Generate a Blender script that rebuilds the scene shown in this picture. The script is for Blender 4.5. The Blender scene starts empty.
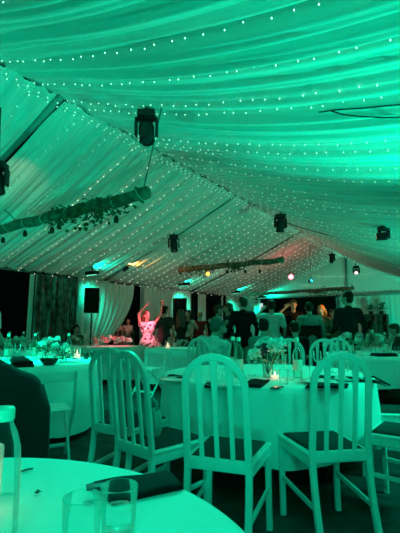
import bpy, bmesh, math, random
from mathutils import Vector, Matrix, noise
random.seed(7)
C = bpy.context.scene.collection
PI = math.pi

# ------------------------------------------------------------------ camera frame
F = 400.0; PITCH = math.radians(8.6); CAMH = 1.15; TH = math.radians(34)
def ray(x, y):
    a = (x-200)/F; b = (266.5-y)/F
    return Vector((a, math.cos(PITCH)-b*math.sin(PITCH), math.sin(PITCH)+b*math.cos(PITCH)))
CAM = Vector((0, 0, CAMH))
def atz(x, y, z):
    r = ray(x, y); return CAM + r*((z-CAMH)/r.z)
def aty(x, y, Y):
    r = ray(x, y); return CAM + r*(Y/r.y)
ST, CT = math.sin(TH), math.cos(TH)
def xy(u, v, z=0.0): return Vector((u*ST+v*CT, u*CT-v*ST, z))     # tent length u, tent width v
def uv(p): return (p.x*ST+p.y*CT, p.x*CT-p.y*ST)
def atv(x, y, v):
    r = ray(x, y); return CAM + r*(v/(r.x*CT-r.y*ST))
def atu(x, y, u):
    r = ray(x, y); return CAM + r*(u/(r.x*ST+r.y*CT))

VR, VL, VE = -4.22, -8.4, 1.6          # ridge, left side, right side
ZR, ZL = 4.15, 2.45
UN, UG = -3.4, 17.1                    # near gable, far gable
def zleft(v): return ZL + (ZR-ZL)*(v-VL)/(VR-VL)
SAG = 0.24
def zright(v, u=0.0):
    t = (v-VR)/(VE-VR)
    k = min(1, max(0, (u-8)/8)); k = k*k*(3-2*k)
    return ZR - .55*k*math.sin(PI*min(1, max(0, t))) - 0.254*(v-VR) - SAG*4*t*(1-t)
def at_ceiling(x, y):
    r = ray(x, y); t = 0.5
    while t < 40:
        p = CAM + r*t; u, v = uv(p)
        z = zright(v, u) if v > VR else zleft(v)
        if p.z >= z: return p
        t += 0.02
    return p

# ------------------------------------------------------------------ materials
MATS = {}
def mat(name, col, rough=0.6, metal=0.0, spec=0.5, noise_amt=0.0, noise_scale=8.0, bump=0.0, bump_scale=40.0,
        emit=None, strength=0.0, sheen=0.0, trans=0.0, ior=1.45, subsurf=0.0, translucent=0.0):
    if name in MATS: return MATS[name]
    m = bpy.data.materials.new(name); m.use_nodes = True
    nt = m.node_tree; bs = nt.nodes['Principled BSDF']
    c = (col[0], col[1], col[2], 1)
    bs.inputs['Base Color'].default_value = c
    bs.inputs['Roughness'].default_value = rough
    bs.inputs['Metallic'].default_value = metal
    bs.inputs['Specular IOR Level'].default_value = spec
    bs.inputs['IOR'].default_value = ior
    bs.inputs['Transmission Weight'].default_value = trans
    if sheen: bs.inputs['Sheen Weight'].default_value = sheen
    tc = nt.nodes.new('ShaderNodeTexCoord')
    if noise_amt:
        n = nt.nodes.new('ShaderNodeTexNoise'); n.inputs['Scale'].default_value = noise_scale; n.inputs['Detail'].default_value = 5
        nt.links.new(tc.outputs['Object'], n.inputs['Vector'])
        r = nt.nodes.new('ShaderNodeValToRGB')
        r.color_ramp.elements[0].position = 0.3; r.color_ramp.elements[1].position = 0.7
        r.color_ramp.elements[0].color = tuple(max(0, k*(1-noise_amt)) for k in col)+(1,)
        r.color_ramp.elements[1].color = tuple(min(1, k*(1+noise_amt)) for k in col)+(1,)
        nt.links.new(n.outputs['Fac'], r.inputs['Fac']); nt.links.new(r.outputs['Color'], bs.inputs['Base Color'])
    if bump:
        n2 = nt.nodes.new('ShaderNodeTexNoise'); n2.inputs['Scale'].default_value = bump_scale; n2.inputs['Detail'].default_value = 3
        nt.links.new(tc.outputs['Object'], n2.inputs['Vector'])
        b = nt.nodes.new('ShaderNodeBump'); b.inputs['Strength'].default_value = bump; b.inputs['Distance'].default_value = 0.01
        nt.links.new(n2.outputs['Fac'], b.inputs['Height']); nt.links.new(b.outputs['Normal'], bs.inputs['Normal'])
    if emit:
        bs.inputs['Emission Color'].default_value = tuple(emit)+(1,)
        bs.inputs['Emission Strength'].default_value = strength
        m.cycles.emission_sampling = 'NONE'
    if translucent:
        out = nt.nodes['Material Output']
        tr = nt.nodes.new('ShaderNodeBsdfTranslucent'); tr.inputs['Color'].default_value = c
        mx = nt.nodes.new('ShaderNodeMixShader'); mx.inputs['Fac'].default_value = translucent
        nt.links.new(bs.outputs[0], mx.inputs[1]); nt.links.new(tr.outputs[0], mx.inputs[2]); nt.links.new(mx.outputs[0], out.inputs['Surface'])
    MATS[name] = m
    return m

M = dict(
 drape=mat('drape_cloth', (.80,.80,.76), .75, bump=.25, bump_scale=25, noise_amt=.03, noise_scale=2),
 drape2=mat('curtain_cloth', (.74,.74,.70), .8, bump=.2, bump_scale=30),
 cloth=mat('table_linen', (.82,.82,.80), .7, bump=.15, bump_scale=120),
 white=mat('white_paint', (.78,.78,.76), .38, noise_amt=.04, noise_scale=14),
 cushion=mat('dark_cushion', (.035,.03,.03), .85, bump=.3, bump_scale=200),
 carpet=mat('dark_carpet', (.060,.058,.055), .95, spec=.2, noise_amt=.4, noise_scale=6, bump=.4, bump_scale=150),
 ground=mat('night_ground', (.02,.022,.015), .95, noise_amt=.4),
 black=mat('black_plastic', (.012,.012,.013), .45, bump=.1, bump_scale=90),
 blackcloth=mat('black_linen', (.010,.010,.012), .85, spec=.15, bump=.3, bump_scale=160),
 jacket=mat('jacket_wool', (.018,.018,.020), .9, bump=.3, bump_scale=180),
 metal=mat('dark_metal', (.10,.10,.10), .4, .8),
 alu=mat('tent_aluminium', (.30,.30,.29), .5, .3, noise_amt=.1),
 steel=mat('steel', (.6,.6,.6), .25, 1.0),
 log=mat('log_bark', (.17,.12,.08), .85, noise_amt=.5, noise_scale=9, bump=.9, bump_scale=18),
 leaf=mat('leaf_green', (.035,.09,.03), .55, noise_amt=.4, noise_scale=20),
 leafpale=mat('leaf_pale', (.30,.40,.24), .6, noise_amt=.3, noise_scale=20),
 petal=mat('petal_white', (.85,.83,.80), .6, noise_amt=.06),
 petalpink=mat('petal_pink', (.75,.45,.45), .6, noise_amt=.1),
 petalblue=mat('petal_dark', (.12,.05,.08), .6, noise_amt=.2),
 glass_old=mat('clear_glass', (.96,.98,.97), .02, trans=1.0, ior=1.45),
 water=mat('water', (.95,.98,.98), .0, trans=1.0, ior=1.33),
 bottleglass=mat('green_glass', (.30,.55,.42), .04, trans=1.0, ior=1.45),
 paper=mat('label_paper', (.80,.66,.58), .6),
 ceramic=mat('white_ceramic', (.82,.82,.80), .2),
 wax=mat('candle_wax', (.85,.78,.66), .5, emit=(1,.66,.50), strength=.7),
 flame=mat('candle_flame', (1,.7,.4), .5, emit=(1,.70,.48), strength=3),
 wire=mat('pale_wire', (.45,.48,.45), .6),
 bulb=mat('fairy_bulb', (.9,.9,.85), .4, emit=(.34,1.0,.64), strength=3.0),
 warmbulb=mat('fairy_bulb_warm', (.9,.9,.85), .4, emit=(.85,.95,.66), strength=3.6),
 fringe=mat('foil_fringe', (.24,.26,.22), .35, .6, noise_amt=.8, noise_scale=7),
 redfoil=mat('red_foil', (.30,.10,.09), .35, .6, noise_amt=.5, noise_scale=9),
 jar=mat('jar_dark', (.02,.025,.02), .15),
 darkwood=mat('dark_wood', (.07,.04,.025), .5, noise_amt=.4, noise_scale=7),
 backdrop=mat('black_backdrop', (.008,.009,.009), .95, spec=.1),
 lens_off=mat('lens_off', (.03,.03,.035), .08),
 lens_green=mat('lens_green', (.1,.3,.2), .2, emit=(.15,1,.68), strength=2),
 lens_red=mat('lens_red', (.4,.05,.08), .2, emit=(1,.44,.50), strength=2.1),
 lens_white=mat('lens_white', (.6,.4,.4), .2, emit=(1,.75,.75), strength=1.3),
 lens_amber=mat('lens_amber', (.6,.4,.1), .2, emit=(1,.55,.12), strength=1.6),
 lens_cyan=mat('lens_cyan', (.1,.4,.4), .2, emit=(.05,.85,.9), strength=1.1),
 skin=mat('skin', (.52,.33,.25), .55, noise_amt=.05),
 eye=mat('eye_dark', (.02,.015,.012), .2),
 lip=mat('lip', (.40,.16,.14), .5),
 hair_dark=mat('hair_dark', (.014,.010,.008), .6, spec=.2, bump=.5, bump_scale=60),
 hair_brown=mat('hair_brown', (.075,.042,.026), .6, spec=.2, bump=.5, bump_scale=60),
 hair_red=mat('hair_auburn', (.15,.05,.028), .5, bump=.5, bump_scale=60),
 hair_grey=mat('hair_grey', (.09,.09,.085), .6, bump=.5, bump_scale=60),
 hair_blond=mat('hair_blond', (.55,.36,.16), .5, bump=.5, bump_scale=60),
 hair_orange=mat('hair_orange', (.62,.22,.06), .5, bump=.5, bump_scale=60),
 plastic=mat('pale_plastic', (.55,.75,.66), .35),
 phone=mat('phone_glass', (.02,.02,.025), .1),
 screen=mat('phone_screen', (.3,.3,.3), .2, emit=(.55,.75,.8), strength=.9),
 tulle=mat('pale_bag_cloth', (.30,.36,.33), .7, bump=.3, bump_scale=60),
 sand=mat('red_card', (.35,.03,.05), .5),
)

# ------------------------------------------------------------------ mesh helpers
class MB:
    def __init__(s): s.bm = bmesh.new()
    def box(s, c, size, rot=None, bev=0.0):
        r = bmesh.ops.create_cube(s.bm, size=1.0); vs = r['verts']
        bmesh.ops.scale(s.bm, vec=size, verts=vs)
        if bev:
            es = list({e for v in vs for e in v.link_edges})
            rb = bmesh.ops.bevel(s.bm, geom=es, offset=bev, segments=2, affect='EDGES', profile=.6)
            vs = list({v for f in rb['faces'] for v in f.verts} | {v for v in vs if v.is_valid})
        if rot is not None: bmesh.ops.rotate(s.bm, cent=(0,0,0), matrix=rot, verts=vs)
        bmesh.ops.translate(s.bm, vec=c, verts=vs)
        return s
    def ring_tube(s, rings, caps=True, closed=False):
        vr = [[s.bm.verts.new(p) for p in r] for r in rings]
        n = len(vr[0]); k = len(vr)
        for i in range(k if closed else k-1):
            a = vr[i]; b = vr[(i+1) % k]
            for j in range(n):
                try: s.bm.faces.new((a[j], a[(j+1) % n], b[(j+1) % n], b[j]))
                except ValueError: pass
        if caps and not closed:
            try:
                s.bm.faces.new(list(reversed(vr[0]))); s.bm.faces.new(vr[-1])
            except ValueError: pass
        return s
    def tube(s, pts, r, n=10, caps=True, closed=False):
        pts = [Vector(p) for p in pts]; k = len(pts)
        rs = r if isinstance(r, (list, tuple)) else [r]*k
        rings = []; prev = None
        for i, p in enumerate(pts):
            if closed: t = pts[(i+1) % k]-pts[i-1]
            else: t = pts[min(i+1, k-1)]-pts[max(i-1, 0)]
            t.normalize()
            if prev is None:
                a = Vector((0,0,1)) if abs(t.z) < .9 else Vector((1,0,0))
                x = t.cross(a).normalized()
            else:
                x = (prev - t*prev.dot(t)).normalized()
            y = t.cross(x); prev = x
            rings.append([p + (x*math.cos(2*PI*j/n)+y*math.sin(2*PI*j/n))*rs[i] for j in range(n)])
        return s.ring_tube(rings, caps, closed)
    def sweep(s, pts, normal, w, d, caps=True):
        """rectangular section swept along a path lying in the plane with the given normal; w across the path, d along the normal"""
        pts = [Vector(p) for p in pts]; k = len(pts); nn = Vector(normal).normalized(); rings = []
        ws = w if isinstance(w, (list, tuple)) else [w]*k
        for i, p in enumerate(pts):
            t = (pts[min(i+1, k-1)]-pts[max(i-1, 0)]).normalized()
            m = nn - t*nn.dot(t); m.normalize()
            c = t.cross(m)
            a = ws[i]/2; b = d/2; e = min(a, b)*.35
            rings.append([p+c*sx*(a-ex)+m*sy*(b-ey) for sx, sy, ex, ey in
                          ((1,1,0,e),(1,1,e,0),(-1,1,e,0),(-1,1,0,e),(-1,-1,0,e),(-1,-1,e,0),(1,-1,e,0),(1,-1,0,e))])
        return s.ring_tube(rings, caps)
    def lathe(s, prof, n=24, c=(0,0,0), cap=True):
        c = Vector(c); rings = [[c+Vector((r*math.cos(2*PI*j/n), r*math.sin(2*PI*j/n), z)) for j in range(n)] for r, z in prof]
        return s.ring_tube(rings, cap)
    def ball(s, c, r, sub=2, rot=None):
        rr = r if isinstance(r, (list, tuple)) else (r, r, r)
        vs = bmesh.ops.create_icosphere(s.bm, subdivisions=sub, radius=1.0)['verts']
        bmesh.ops.scale(s.bm, vec=rr, verts=vs)
        if rot is not None: bmesh.ops.rotate(s.bm, cent=(0,0,0), matrix=rot, verts=vs)
        bmesh.ops.translate(s.bm, vec=c, verts=vs)
        return s
    def capsule(s, a, b, ra, rb, n=12):
        a = Vector(a); b = Vector(b); t = (b-a)
        L = t.length
        if L < 1e-6: return s.ball(a, max(ra, rb), 2)
        t.normalize()
        pts, rs = [], []
        for k in range(5):
            q = PI/2*(1-k/4); pts.append(a - t*ra*math.sin(q)); rs.append(max(ra*math.cos(q), .001))
        for k in range(5):
            q = PI/2*(k/4); pts.append(b + t*rb*math.sin(q)); rs.append(max(rb*math.cos(q), .001))
        return s.tube(pts, rs, n)
    def grid(s, fn, nu, nv, wrap=False):
        vs = [[s.bm.verts.new(fn(i/(nu if wrap else nu-1), j/(nv-1))) for j in range(nv)] for i in range(nu)]
        for i in range(nu if wrap else nu-1):
            for j in range(nv-1):
                a = (i+1) % nu
                s.bm.faces.new((vs[i][j], vs[a][j], vs[a][j+1], vs[i][j+1]))
        return s
    def leaf(s, c, d, up, L, W):
        c = Vector(c); d = Vector(d).normalized(); x = d.cross(Vector(up))
        if x.length < 1e-4: x = d.orthogonal()
        x.normalize(); nrm = x.cross(d)
        P = [c, c+d*L*.35+x*W/2+nrm*L*.05, c+d*L*.7+x*W*.36, c+d*L-nrm*L*.08, c+d*L*.7-x*W*.36, c+d*L*.35-x*W/2+nrm*L*.05]
        m = s.bm.verts.new(c+d*L*.5-nrm*L*.03); v = [s.bm.verts.new(p) for p in P]
        for i in range(6): s.bm.faces.new((m, v[i], v[(i+1) % 6]))
        return s
    def mesh(s, name, smooth=True):
        bmesh.ops.recalc_face_normals(s.bm, faces=s.bm.faces[:])
        me = bpy.data.meshes.new(name); s.bm.to_mesh(me); s.bm.free()
        if smooth:
            me.polygons.foreach_set('use_smooth', [True]*len(me.polygons))
        return me
    def build(s, name, m, parent=None, loc=None, smooth=True, rotz=0):
        me = s.mesh(name, smooth)
        for k in (m if isinstance(m, (list, tuple)) else [m]): me.materials.append(k)
        return link(name, me, parent, loc, rotz, smooth)

def link(name, me, parent=None, loc=None, rotz=0, smooth=True):
    o = bpy.data.objects.new(name, me); C.objects.link(o)
    if parent is not None: o.parent = parent
    if loc is not None: o.location = loc
    if rotz: o.rotation_euler = (0, 0, rotz)
    return o
def sharp(o, ang=40):
    me = o.data
    try: me.set_sharp_from_angle(angle=math.radians(ang))
    except Exception: pass
    return o
def tag(o, label=None, cat=None, group=None, kind=None):
    if label: o['label'] = label
    if cat: o['category'] = cat
    if group: o['group'] = group
    if kind: o['kind'] = kind
    return o
def thing(name, label, cat, loc=(0,0,0), rotz=0, group=None):
    o = bpy.data.objects.new(name, None); C.objects.link(o); o.empty_display_size = .1
    o.location = loc; o.rotation_euler = (0, 0, rotz)
    return tag(o, label, cat, group)
def structure(o): o['kind'] = 'structure'; return o
def dup(root, loc, rotz, label, group=None):
    r = root.copy(); C.objects.link(r); r.location = loc; r.rotation_euler = (0, 0, rotz); r['label'] = label
    if group: r['group'] = group
    for ch in list(root.children):
        c = ch.copy(); C.objects.link(c); c.parent = r
        for g in ch.children:
            d = g.copy(); C.objects.link(d); d.parent = c
    return r
ORD = ['first','second','third','fourth','fifth','sixth','seventh','eighth','ninth','tenth','eleventh','twelfth','thirteenth','fourteenth','fifteenth',
       'sixteenth','seventeenth','eighteenth','nineteenth','twentieth','twenty-first','twenty-second','twenty-third','twenty-fourth','twenty-fifth','twenty-sixth',
       'twenty-seventh','twenty-eighth','twenty-ninth','thirtieth','thirty-first','thirty-second','thirty-third','thirty-fourth','thirty-fifth','thirty-sixth',
       'thirty-seventh','thirty-eighth','thirty-ninth','fortieth','forty-first','forty-second','forty-third','forty-fourth','forty-fifth']

def remeshed(mb, name, voxel=.016, smooth_it=4, fac=.5):
    """union of overlapping solids as one continuous smooth surface"""
    me = mb.mesh(name)
    o = bpy.data.objects.new(name, me); C.objects.link(o)
    r = o.modifiers.new('r', 'REMESH'); r.mode = 'VOXEL'; r.voxel_size = voxel; r.use_smooth_shade = True
    s = o.modifiers.new('s', 'SMOOTH'); s.iterations = smooth_it; s.factor = fac
    dg = bpy.context.evaluated_depsgraph_get(); dg.update()
    out = bpy.data.meshes.new_from_object(o.evaluated_get(dg)); out.name = name
    bpy.data.objects.remove(o); bpy.data.meshes.remove(me)
    out.polygons.foreach_set('use_smooth', [True]*len(out.polygons))
    return out
def mesh_join(name, a, b):
    bm = bmesh.new(); bm.from_mesh(a); bm.from_mesh(b)
    me = bpy.data.meshes.new(name); bm.to_mesh(me); bm.free()
    bpy.data.meshes.remove(a); bpy.data.meshes.remove(b)
    me.polygons.foreach_set('use_smooth', [True]*len(me.polygons))
    return me

# ------------------------------------------------------------------ people
def ik(a, b, l1, l2, hint):
    """elbow / knee position for a two-bone limb from a to b"""
    a = Vector(a); b = Vector(b); d = b-a; L = d.length
    if L > (l1+l2)*.995: b = a + d*((l1+l2)*.995/L); d = b-a; L = d.length
    t = d/L; x = (l1*l1-l2*l2+L*L)/(2*L); h = math.sqrt(max(l1*l1-x*x, 0))
    hv = Vector(hint); hv = hv - t*hv.dot(t)
    if hv.length < 1e-4: hv = t.orthogonal()
    return a + t*x + hv.normalized()*h, b

def hand(mb, fb, el, w, side, sc, curl=.35):
    """palm goes into the body solid (mb); five separate bent fingers into fb"""
    d = (w-el).normalized(); ref = Vector((0,1,0)) if abs(d.y) < .8 else Vector((0,0,1))
    across = d.cross(ref).normalized(); nrm = across.cross(d)
    mb.capsule(w, w+d*.07*sc, .022*sc, .026*sc); 
    for q in (-1, 1): mb.capsule(w+d*.02*sc+across*q*.012*sc, w+d*.08*sc+across*q*.026*sc, .014*sc, .013*sc)
    for k, L in enumerate((.062, .072, .068, .052)):
        b = w + d*.078*sc + across*((k-1.5)*.0185)*sc
        m1 = b + (d*math.cos(curl*.5)+nrm*math.sin(curl*.5))*L*.5*sc
        e = m1 + (d*math.cos(curl*1.6)+nrm*math.sin(curl*1.6))*L*.5*sc
        fb.tube([b-d*.02*sc, b, m1, e], [.0095*sc, .0092*sc, .0085*sc, .006*sc], 8)
    b = w + d*.025*sc + across*(-.022*side)*sc
    m1 = b + (d*.6 - across*side*.75 + nrm*.25).normalized()*.04*sc
    fb.tube([w+d*.012*sc, b, m1, m1+(d*.9-across*side*.25+nrm*.2).normalized()*.03*sc], [.013*sc, .012*sc, .010*sc, .007*sc], 8)

def person(label, loc, face, h=1.72, pose='stand', lean=0.0, side_lean=0.0, hands=None, skin='skin', build=1.0, female=False,
           top=None, sleeve='short', bottom=None, legs='trousers', hem=.45, hair='short', haircol='hair_dark', head_turn=0.0, head_nod=0.0,
           shoes='black', vest=None, group=None, z0=0.0, feet_in=0.0):
    """body in local frame (x right, y forward); face = heading angle about z (0 looks along +Y)"""
    s = h/1.72
    T = thing('person', label, 'person', (loc[0], loc[1], z0), face, group)
    sit = pose == 'sit'
    hz = .50 if sit else .92*s
    W = build*(.90 if female else 1.0)
    mb = MB(); fb = MB()
    # torso frame leans about the hips
    R = Matrix.Rotation(-lean, 3, 'X') @ Matrix.Rotation(side_lean, 3, 'Y')
    H0 = Vector((0, 0, hz))
    def tp(x, y, z): return H0 + R @ Vector((x*s, y*s, z*s))     # z measured from hip height
    def torso(m, g=0.0, low=-.02, shoulder=True):
        m.ball(tp(0, -.005, .03), ((.165*W+g)*s, (.118+g)*s, (.13+g*.5)*s), 3)
        m.capsule(tp(0, 0, .04), tp(0, .0, .22), (.125*W+g)*s, ((.112 if female else .128)*W+g)*s, 16)
        m.ball(tp(0, .01, .33), ((.168*W+g)*s, (.118+g)*s, (.17+g*.4)*s), 3)
        if female:
            for q in (-1, 1): m.ball(tp(q*.07, .10, .32), (.062+g*.6)*s, 2)
        for q in (-1, 1):
            m.capsule(tp(q*.05, -.01, .44), tp(q*.165*W, -.005, .455), (.068+g)*s, (.055+g)*s)
    torso(mb)
    neck0 = tp(0, -.01, .46); headc = tp(0, .02, .69)
    Rh = R @ Matrix.Rotation(head_turn, 3, 'Z') @ Matrix.Rotation(-head_nod, 3, 'X')
    def hp(x, y, z): return headc + Rh @ Vector((x*s, y*s, z*s))
    mb.capsule(neck0, hp(0, -.015, -.07), .056*s*(.88 if female else 1), .05*s)
    mb.ball(hp(0, -.01, .02), (.076*s, .096*s, .096*s), 3, Rh)
    mb.ball(hp(0, .03, -.055), (.056*s, .058*s, .066*s), 3, Rh)
    mb.capsule(hp(0, .088, .005), hp(0, .108, -.03), .010*s, .016*s)          # nose
    mb.capsule(hp(-.03, .078, .025), hp(.03, .078, .025), .016*s, .016*s)     # brow
    for q in (-1, 1): mb.ball(hp(q*.079, -.005, -.01), (.012*s, .022*s, .032*s), 2, Rh)
    # arms
    ends = []
    for q in (-1, 1):
        sh = tp(q*.185*W, -.005, .45)
        tgt = None
        if hands and hands[0 if q < 0 else 1] is not None: tgt = Vector(hands[0 if q < 0 else 1])*s
        elif sit: tgt = Vector((q*.13, .30, .60))
        else: tgt = Vector((q*.27*W*s, .06*s, .86*s))
        el, w = ik(sh, tgt, .29*s, .25*s, Vector((q*.75, .1, -.7)) if tgt.z > sh.z-.1 else Vector((q*.22, -.8, -.4)))
        mb.capsule(sh, el, .050*s*(.85 if female else 1), .037*s); mb.capsule(el, w, .038*s, .026*s)
        hand(mb, fb, el, w, q, s)
        ends.append((sh, el, w))
    # legs
    lg = []
    for q in (-1, 1):
        hip = Vector((q*.088*W*s, 0, hz-.02))
        if sit: kn = Vector((q*.12, .43*s, hz)); an = Vector((q*.12, .40*s, .085))
        else: kn = Vector((q*.095*s, .025*s, .49*s)); an = Vector((q*(.105-feet_in)*s, -.02*s, .085*s))
        mb.capsule(hip, kn, .083*s*W, .056*s, 14); mb.capsule(kn, an, .056*s, .036*s, 14)
        mb.ball(kn.lerp(an, .28)+Vector((0, -.018, 0)), (.05*s, .052*s, .11*s), 2)
        mb.capsule(an+Vector((0, -.03*s, -.05*s)), an+Vector((q*.015, .15*s, -.055*s)), .032*s, .028*s)
        lg.append((hip, kn, an))
    body = remeshed(mb, 'body', .0155, 3)
    fm = fb.mesh('fingers')
    body = mesh_join('body', body, fm); body.materials.append(M[skin])
    link('body', body, T)
    # face
    for q in (-1, 1):
        MB().ball(hp(q*.031, .078, .006), (.013*s, .008*s, .007*s), 2, Rh).build('eye', M['eye'], T)
    MB().ball(hp(0, .084, -.062), (.024*s, .009*s, .007*s), 2, Rh).build('mouth', M['lip'], T)
    # hair
    hb = MB(); hm = M[haircol]
    hb.ball(hp(0, -.022, .034), (.086*s, .100*s, .094*s), 3, Rh)
    hb.ball(hp(0, -.045, -.02), (.080*s, .068*s, .078*s), 3, Rh)
    if hair == 'bald':
        hb = MB(); hb.ball(hp(0, -.036, -.015), (.0845*s, .074*s, .062*s), 3, Rh)
    elif hair == 'full':
        hb.ball(hp(0, .0, .078), (.072*s, .085*s, .052*s), 3, Rh); hb.capsule(hp(-.04, .07, .075), hp(.04, .07, .08), .026*s, .03*s)
    elif hair in ('long', 'mid'):
        L = .40 if hair == 'long' else .17
        for k in range(7):
            a = (k-3)*.30; r = .078
            p = hp(r*math.sin(a*1.4), -.035-.045*math.cos(a), -.01)
            e = p + R @ Vector((.018*math.sin(a*2)*s, (-.04 if hair == 'long' else -.02)*s, (-L+.04*abs(k-3)/3)*s))
            hb.capsule(p, p.lerp(e, .5)+R @ Vector((0, -.02*s, 0)), .042*s, .038*s); hb.capsule(p.lerp(e, .5)+R @ Vector((0, -.02*s, 0)), e, .038*s, .016*s)
    elif hair == 'bun':
        hb.ball(hp(0, -.115, .06), .05*s, 3)
    hmesh = remeshed(hb, 'hair', .012, 3); hmesh.materials.append(hm); link('hair', hmesh, T)
    # clothes
    if top:
        tb = MB(); torso(tb, .018)
        if sleeve != 'none':
            for (sh, el, w), q in zip(ends, (-1, 1)):
                if sleeve == 'short': tb.capsule(sh, sh.lerp(el, .72), .066*s, .060*s)
                else: tb.capsule(sh, el, .065*s, .052*s); tb.capsule(el, el.lerp(w, .93), .052*s, .038*s)
        if not sit and legs != 'dress': tb.capsule(tp(0, 0, .05), tp(0, 0, -.03), .155*W*s, .16*W*s, 16)
        if sleeve == 'long': tb.capsule(neck0, neck0.lerp(hp(0, -.015, -.07), .38), .066*s, .062*s)
        me = remeshed(tb, 'shirt', .0155, 3); me.materials.append(M[top])
        link('shirt' if legs != 'dress' else 'dress_top', me, T)
    if vest:
        def vfn(a, t):
            z = .02+.285*t; w_ = .150*W+.050+.018*math.sin(PI*t*.9)+.012*t; th = a*2*PI
            p = tp(w_*math.cos(th), (.118+.045)*math.sin(th), z); return p
        MB().grid(vfn, 40, 8, wrap=True).build('waistcoat', M[vest], T)
    if bottom:
        if legs == 'trousers':
            lb = MB(); lb.ball(Vector((0, -.005, hz+.02)), (.172*W*s, .13*s, .115*s), 3)
            for hip, kn, an in lg:
                lb.capsule(hip, kn, .098*s*W, .072*s, 14); lb.capsule(kn, an+Vector((0, 0, -.02)), .072*s, .056*s, 14)
            me = remeshed(lb, 'trousers', .0155, 3); me.materials.append(M[bottom]); link('trousers', me, T)
        else:
            if sit:
                lb = MB(); lb.ball(Vector((0, 0, hz+.03)), (.18*W, .14, .11), 3)
                lb.capsule((-.08, 0, hz+.01), (-.10, .42*s, hz+.01), .11, .085); lb.capsule((.08, 0, hz+.01), (.10, .42*s, hz+.01), .11, .085)
                me = remeshed(lb, 'skirt', .016, 4); me.materials.append(M[bottom]); link('skirt', me, T)
            else:
                zt = hz+.16*s
                def fn(a, t):
                    z = zt + (hem*s-zt)*t
                    r = (.128*W + .075*min(1, t*2.2) + .09*t)*s + .014*t*math.sin(a*2*PI*9+1.3*math.sin(a*2*PI*3))
                    return (r*math.cos(a*2*PI), r*.82*math.sin(a*2*PI), z)
                o = MB().grid(fn, 72, 16, wrap=True).build('skirt', M[bottom], T)
    for hip, kn, an in lg:
        q = 1 if an.x > 0 else -1
        sb = MB().capsule(an+Vector((0, -.035*s, -.045*s)), an+Vector((q*.016, .16*s, -.048*s)), .040*s, .036*s, 12)
        sb.capsule(an+Vector((0, -.03*s, -.045*s)), an+Vector((0, -.015*s, .0)), .040*s, .042*s)
        sb.build('shoe', M[shoes], T)
    return T

mat('shirt_black', (.008,.008,.010), .9, spec=.12); M['shirt_black'] = MATS['shirt_black']
def thin_glass(name, tint, fac=.32, edge=.5):
    m = bpy.data.materials.new(name); m.use_nodes = True; nt = m.node_tree; nt.nodes.clear()
    out = nt.nodes.new('ShaderNodeOutputMaterial'); tr = nt.nodes.new('ShaderNodeBsdfTransparent'); tr.inputs[0].default_value = tint+(1,)
    gl = nt.nodes.new('ShaderNodeBsdfGlossy'); gl.inputs['Roughness'].default_value = .04; gl.inputs[0].default_value = (.9,.95,.93,1)
    lw = nt.nodes.new('ShaderNodeLayerWeight'); lw.inputs['Blend'].default_value = fac
    df = nt.nodes.new('ShaderNodeBsdfDiffuse'); df.inputs[0].default_value = (.85,.9,.88,1)
    m2 = nt.nodes.new('ShaderNodeMixShader'); m2.inputs[0].default_value = .5
    nt.links.new(gl.outputs[0], m2.inputs[1]); nt.links.new(df.outputs[0], m2.inputs[2])
    mx = nt.nodes.new('ShaderNodeMixShader'); ml = nt.nodes.new('ShaderNodeMath'); ml.operation = 'MULTIPLY'; ml.inputs[1].default_value = .7; nt.links.new(lw.outputs['Fresnel'], ml.inputs[0]); nt.links.new(ml.outputs[0], mx.inputs[0])
    nt.links.new(tr.outputs[0], mx.inputs[1]); nt.links.new(m2.outputs[0], mx.inputs[2]); nt.links.new(mx.outputs[0], out.inputs[0])
    M[name] = m
thin_glass('glass', (.97,.985,.98), .26); thin_glass('water', (.95,.97,.97), .2); thin_glass('bottleglass', (.75,.88,.82), .32)
for n, c in dict(shirt_pale=(.60,.62,.60), shirt_white=(.75,.75,.73), shirt_charcoal=(.05,.055,.052), trousers_pale=(.36,.35,.30), trousers_dark=(.02,.02,.022),
                 dress_red=(.30,.020,.025), dress_dark=(.025,.02,.022), dress_pale=(.55,.45,.42), shirt_navy=(.010,.018,.020), shirt_green=(.22,.26,.23),
                 jacket_brown=(.14,.075,.04), blouse_cream=(.56,.52,.42), trousers_teal=(.20,.30,.26), vest_dark=(.045,.014,.014)).items():
    M[n] = mat(n, c, .9, spec=.15, noise_amt=.10, noise_scale=12, bump=.25, bump_scale=50)
def patterned(name, c1, c2, scale):
    m = mat(name, c1, .8); nt = m.node_tree; bs = nt.nodes['Principled BSDF']
    tc = nt.nodes.new('ShaderNodeTexCoord'); v = nt.nodes.new('ShaderNodeTexVoronoi'); v.inputs['Scale'].default_value = scale
    nt.links.new(tc.outputs['Object'], v.inputs['Vector'])
    r = nt.nodes.new('ShaderNodeValToRGB'); r.color_ramp.interpolation = 'CONSTANT'
    r.color_ramp.elements[0].color = c1+(1,); r.color_ramp.elements[1].color = c2+(1,); r.color_ramp.elements[1].position = .42
    nt.links.new(v.outputs['Distance'], r.inputs['Fac']); nt.links.new(r.outputs['Color'], bs.inputs['Base Color'])
    M[name] = m
patterned('print_floral', (.025,.03,.028), (.50,.50,.44), 11)
patterned('print_white', (.12,.09,.10), (.80,.76,.74), 13)
patterned('print_dark', (.02,.022,.022), (.16,.24,.20), 9)

def yaw(dx, dy): return math.atan2(-dx, dy)     # heading that makes local +y point along (dx, dy)
def ground(px, Y, z=1.15): 
    p = aty(px, 327, Y); return (p.x, p.y)

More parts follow.
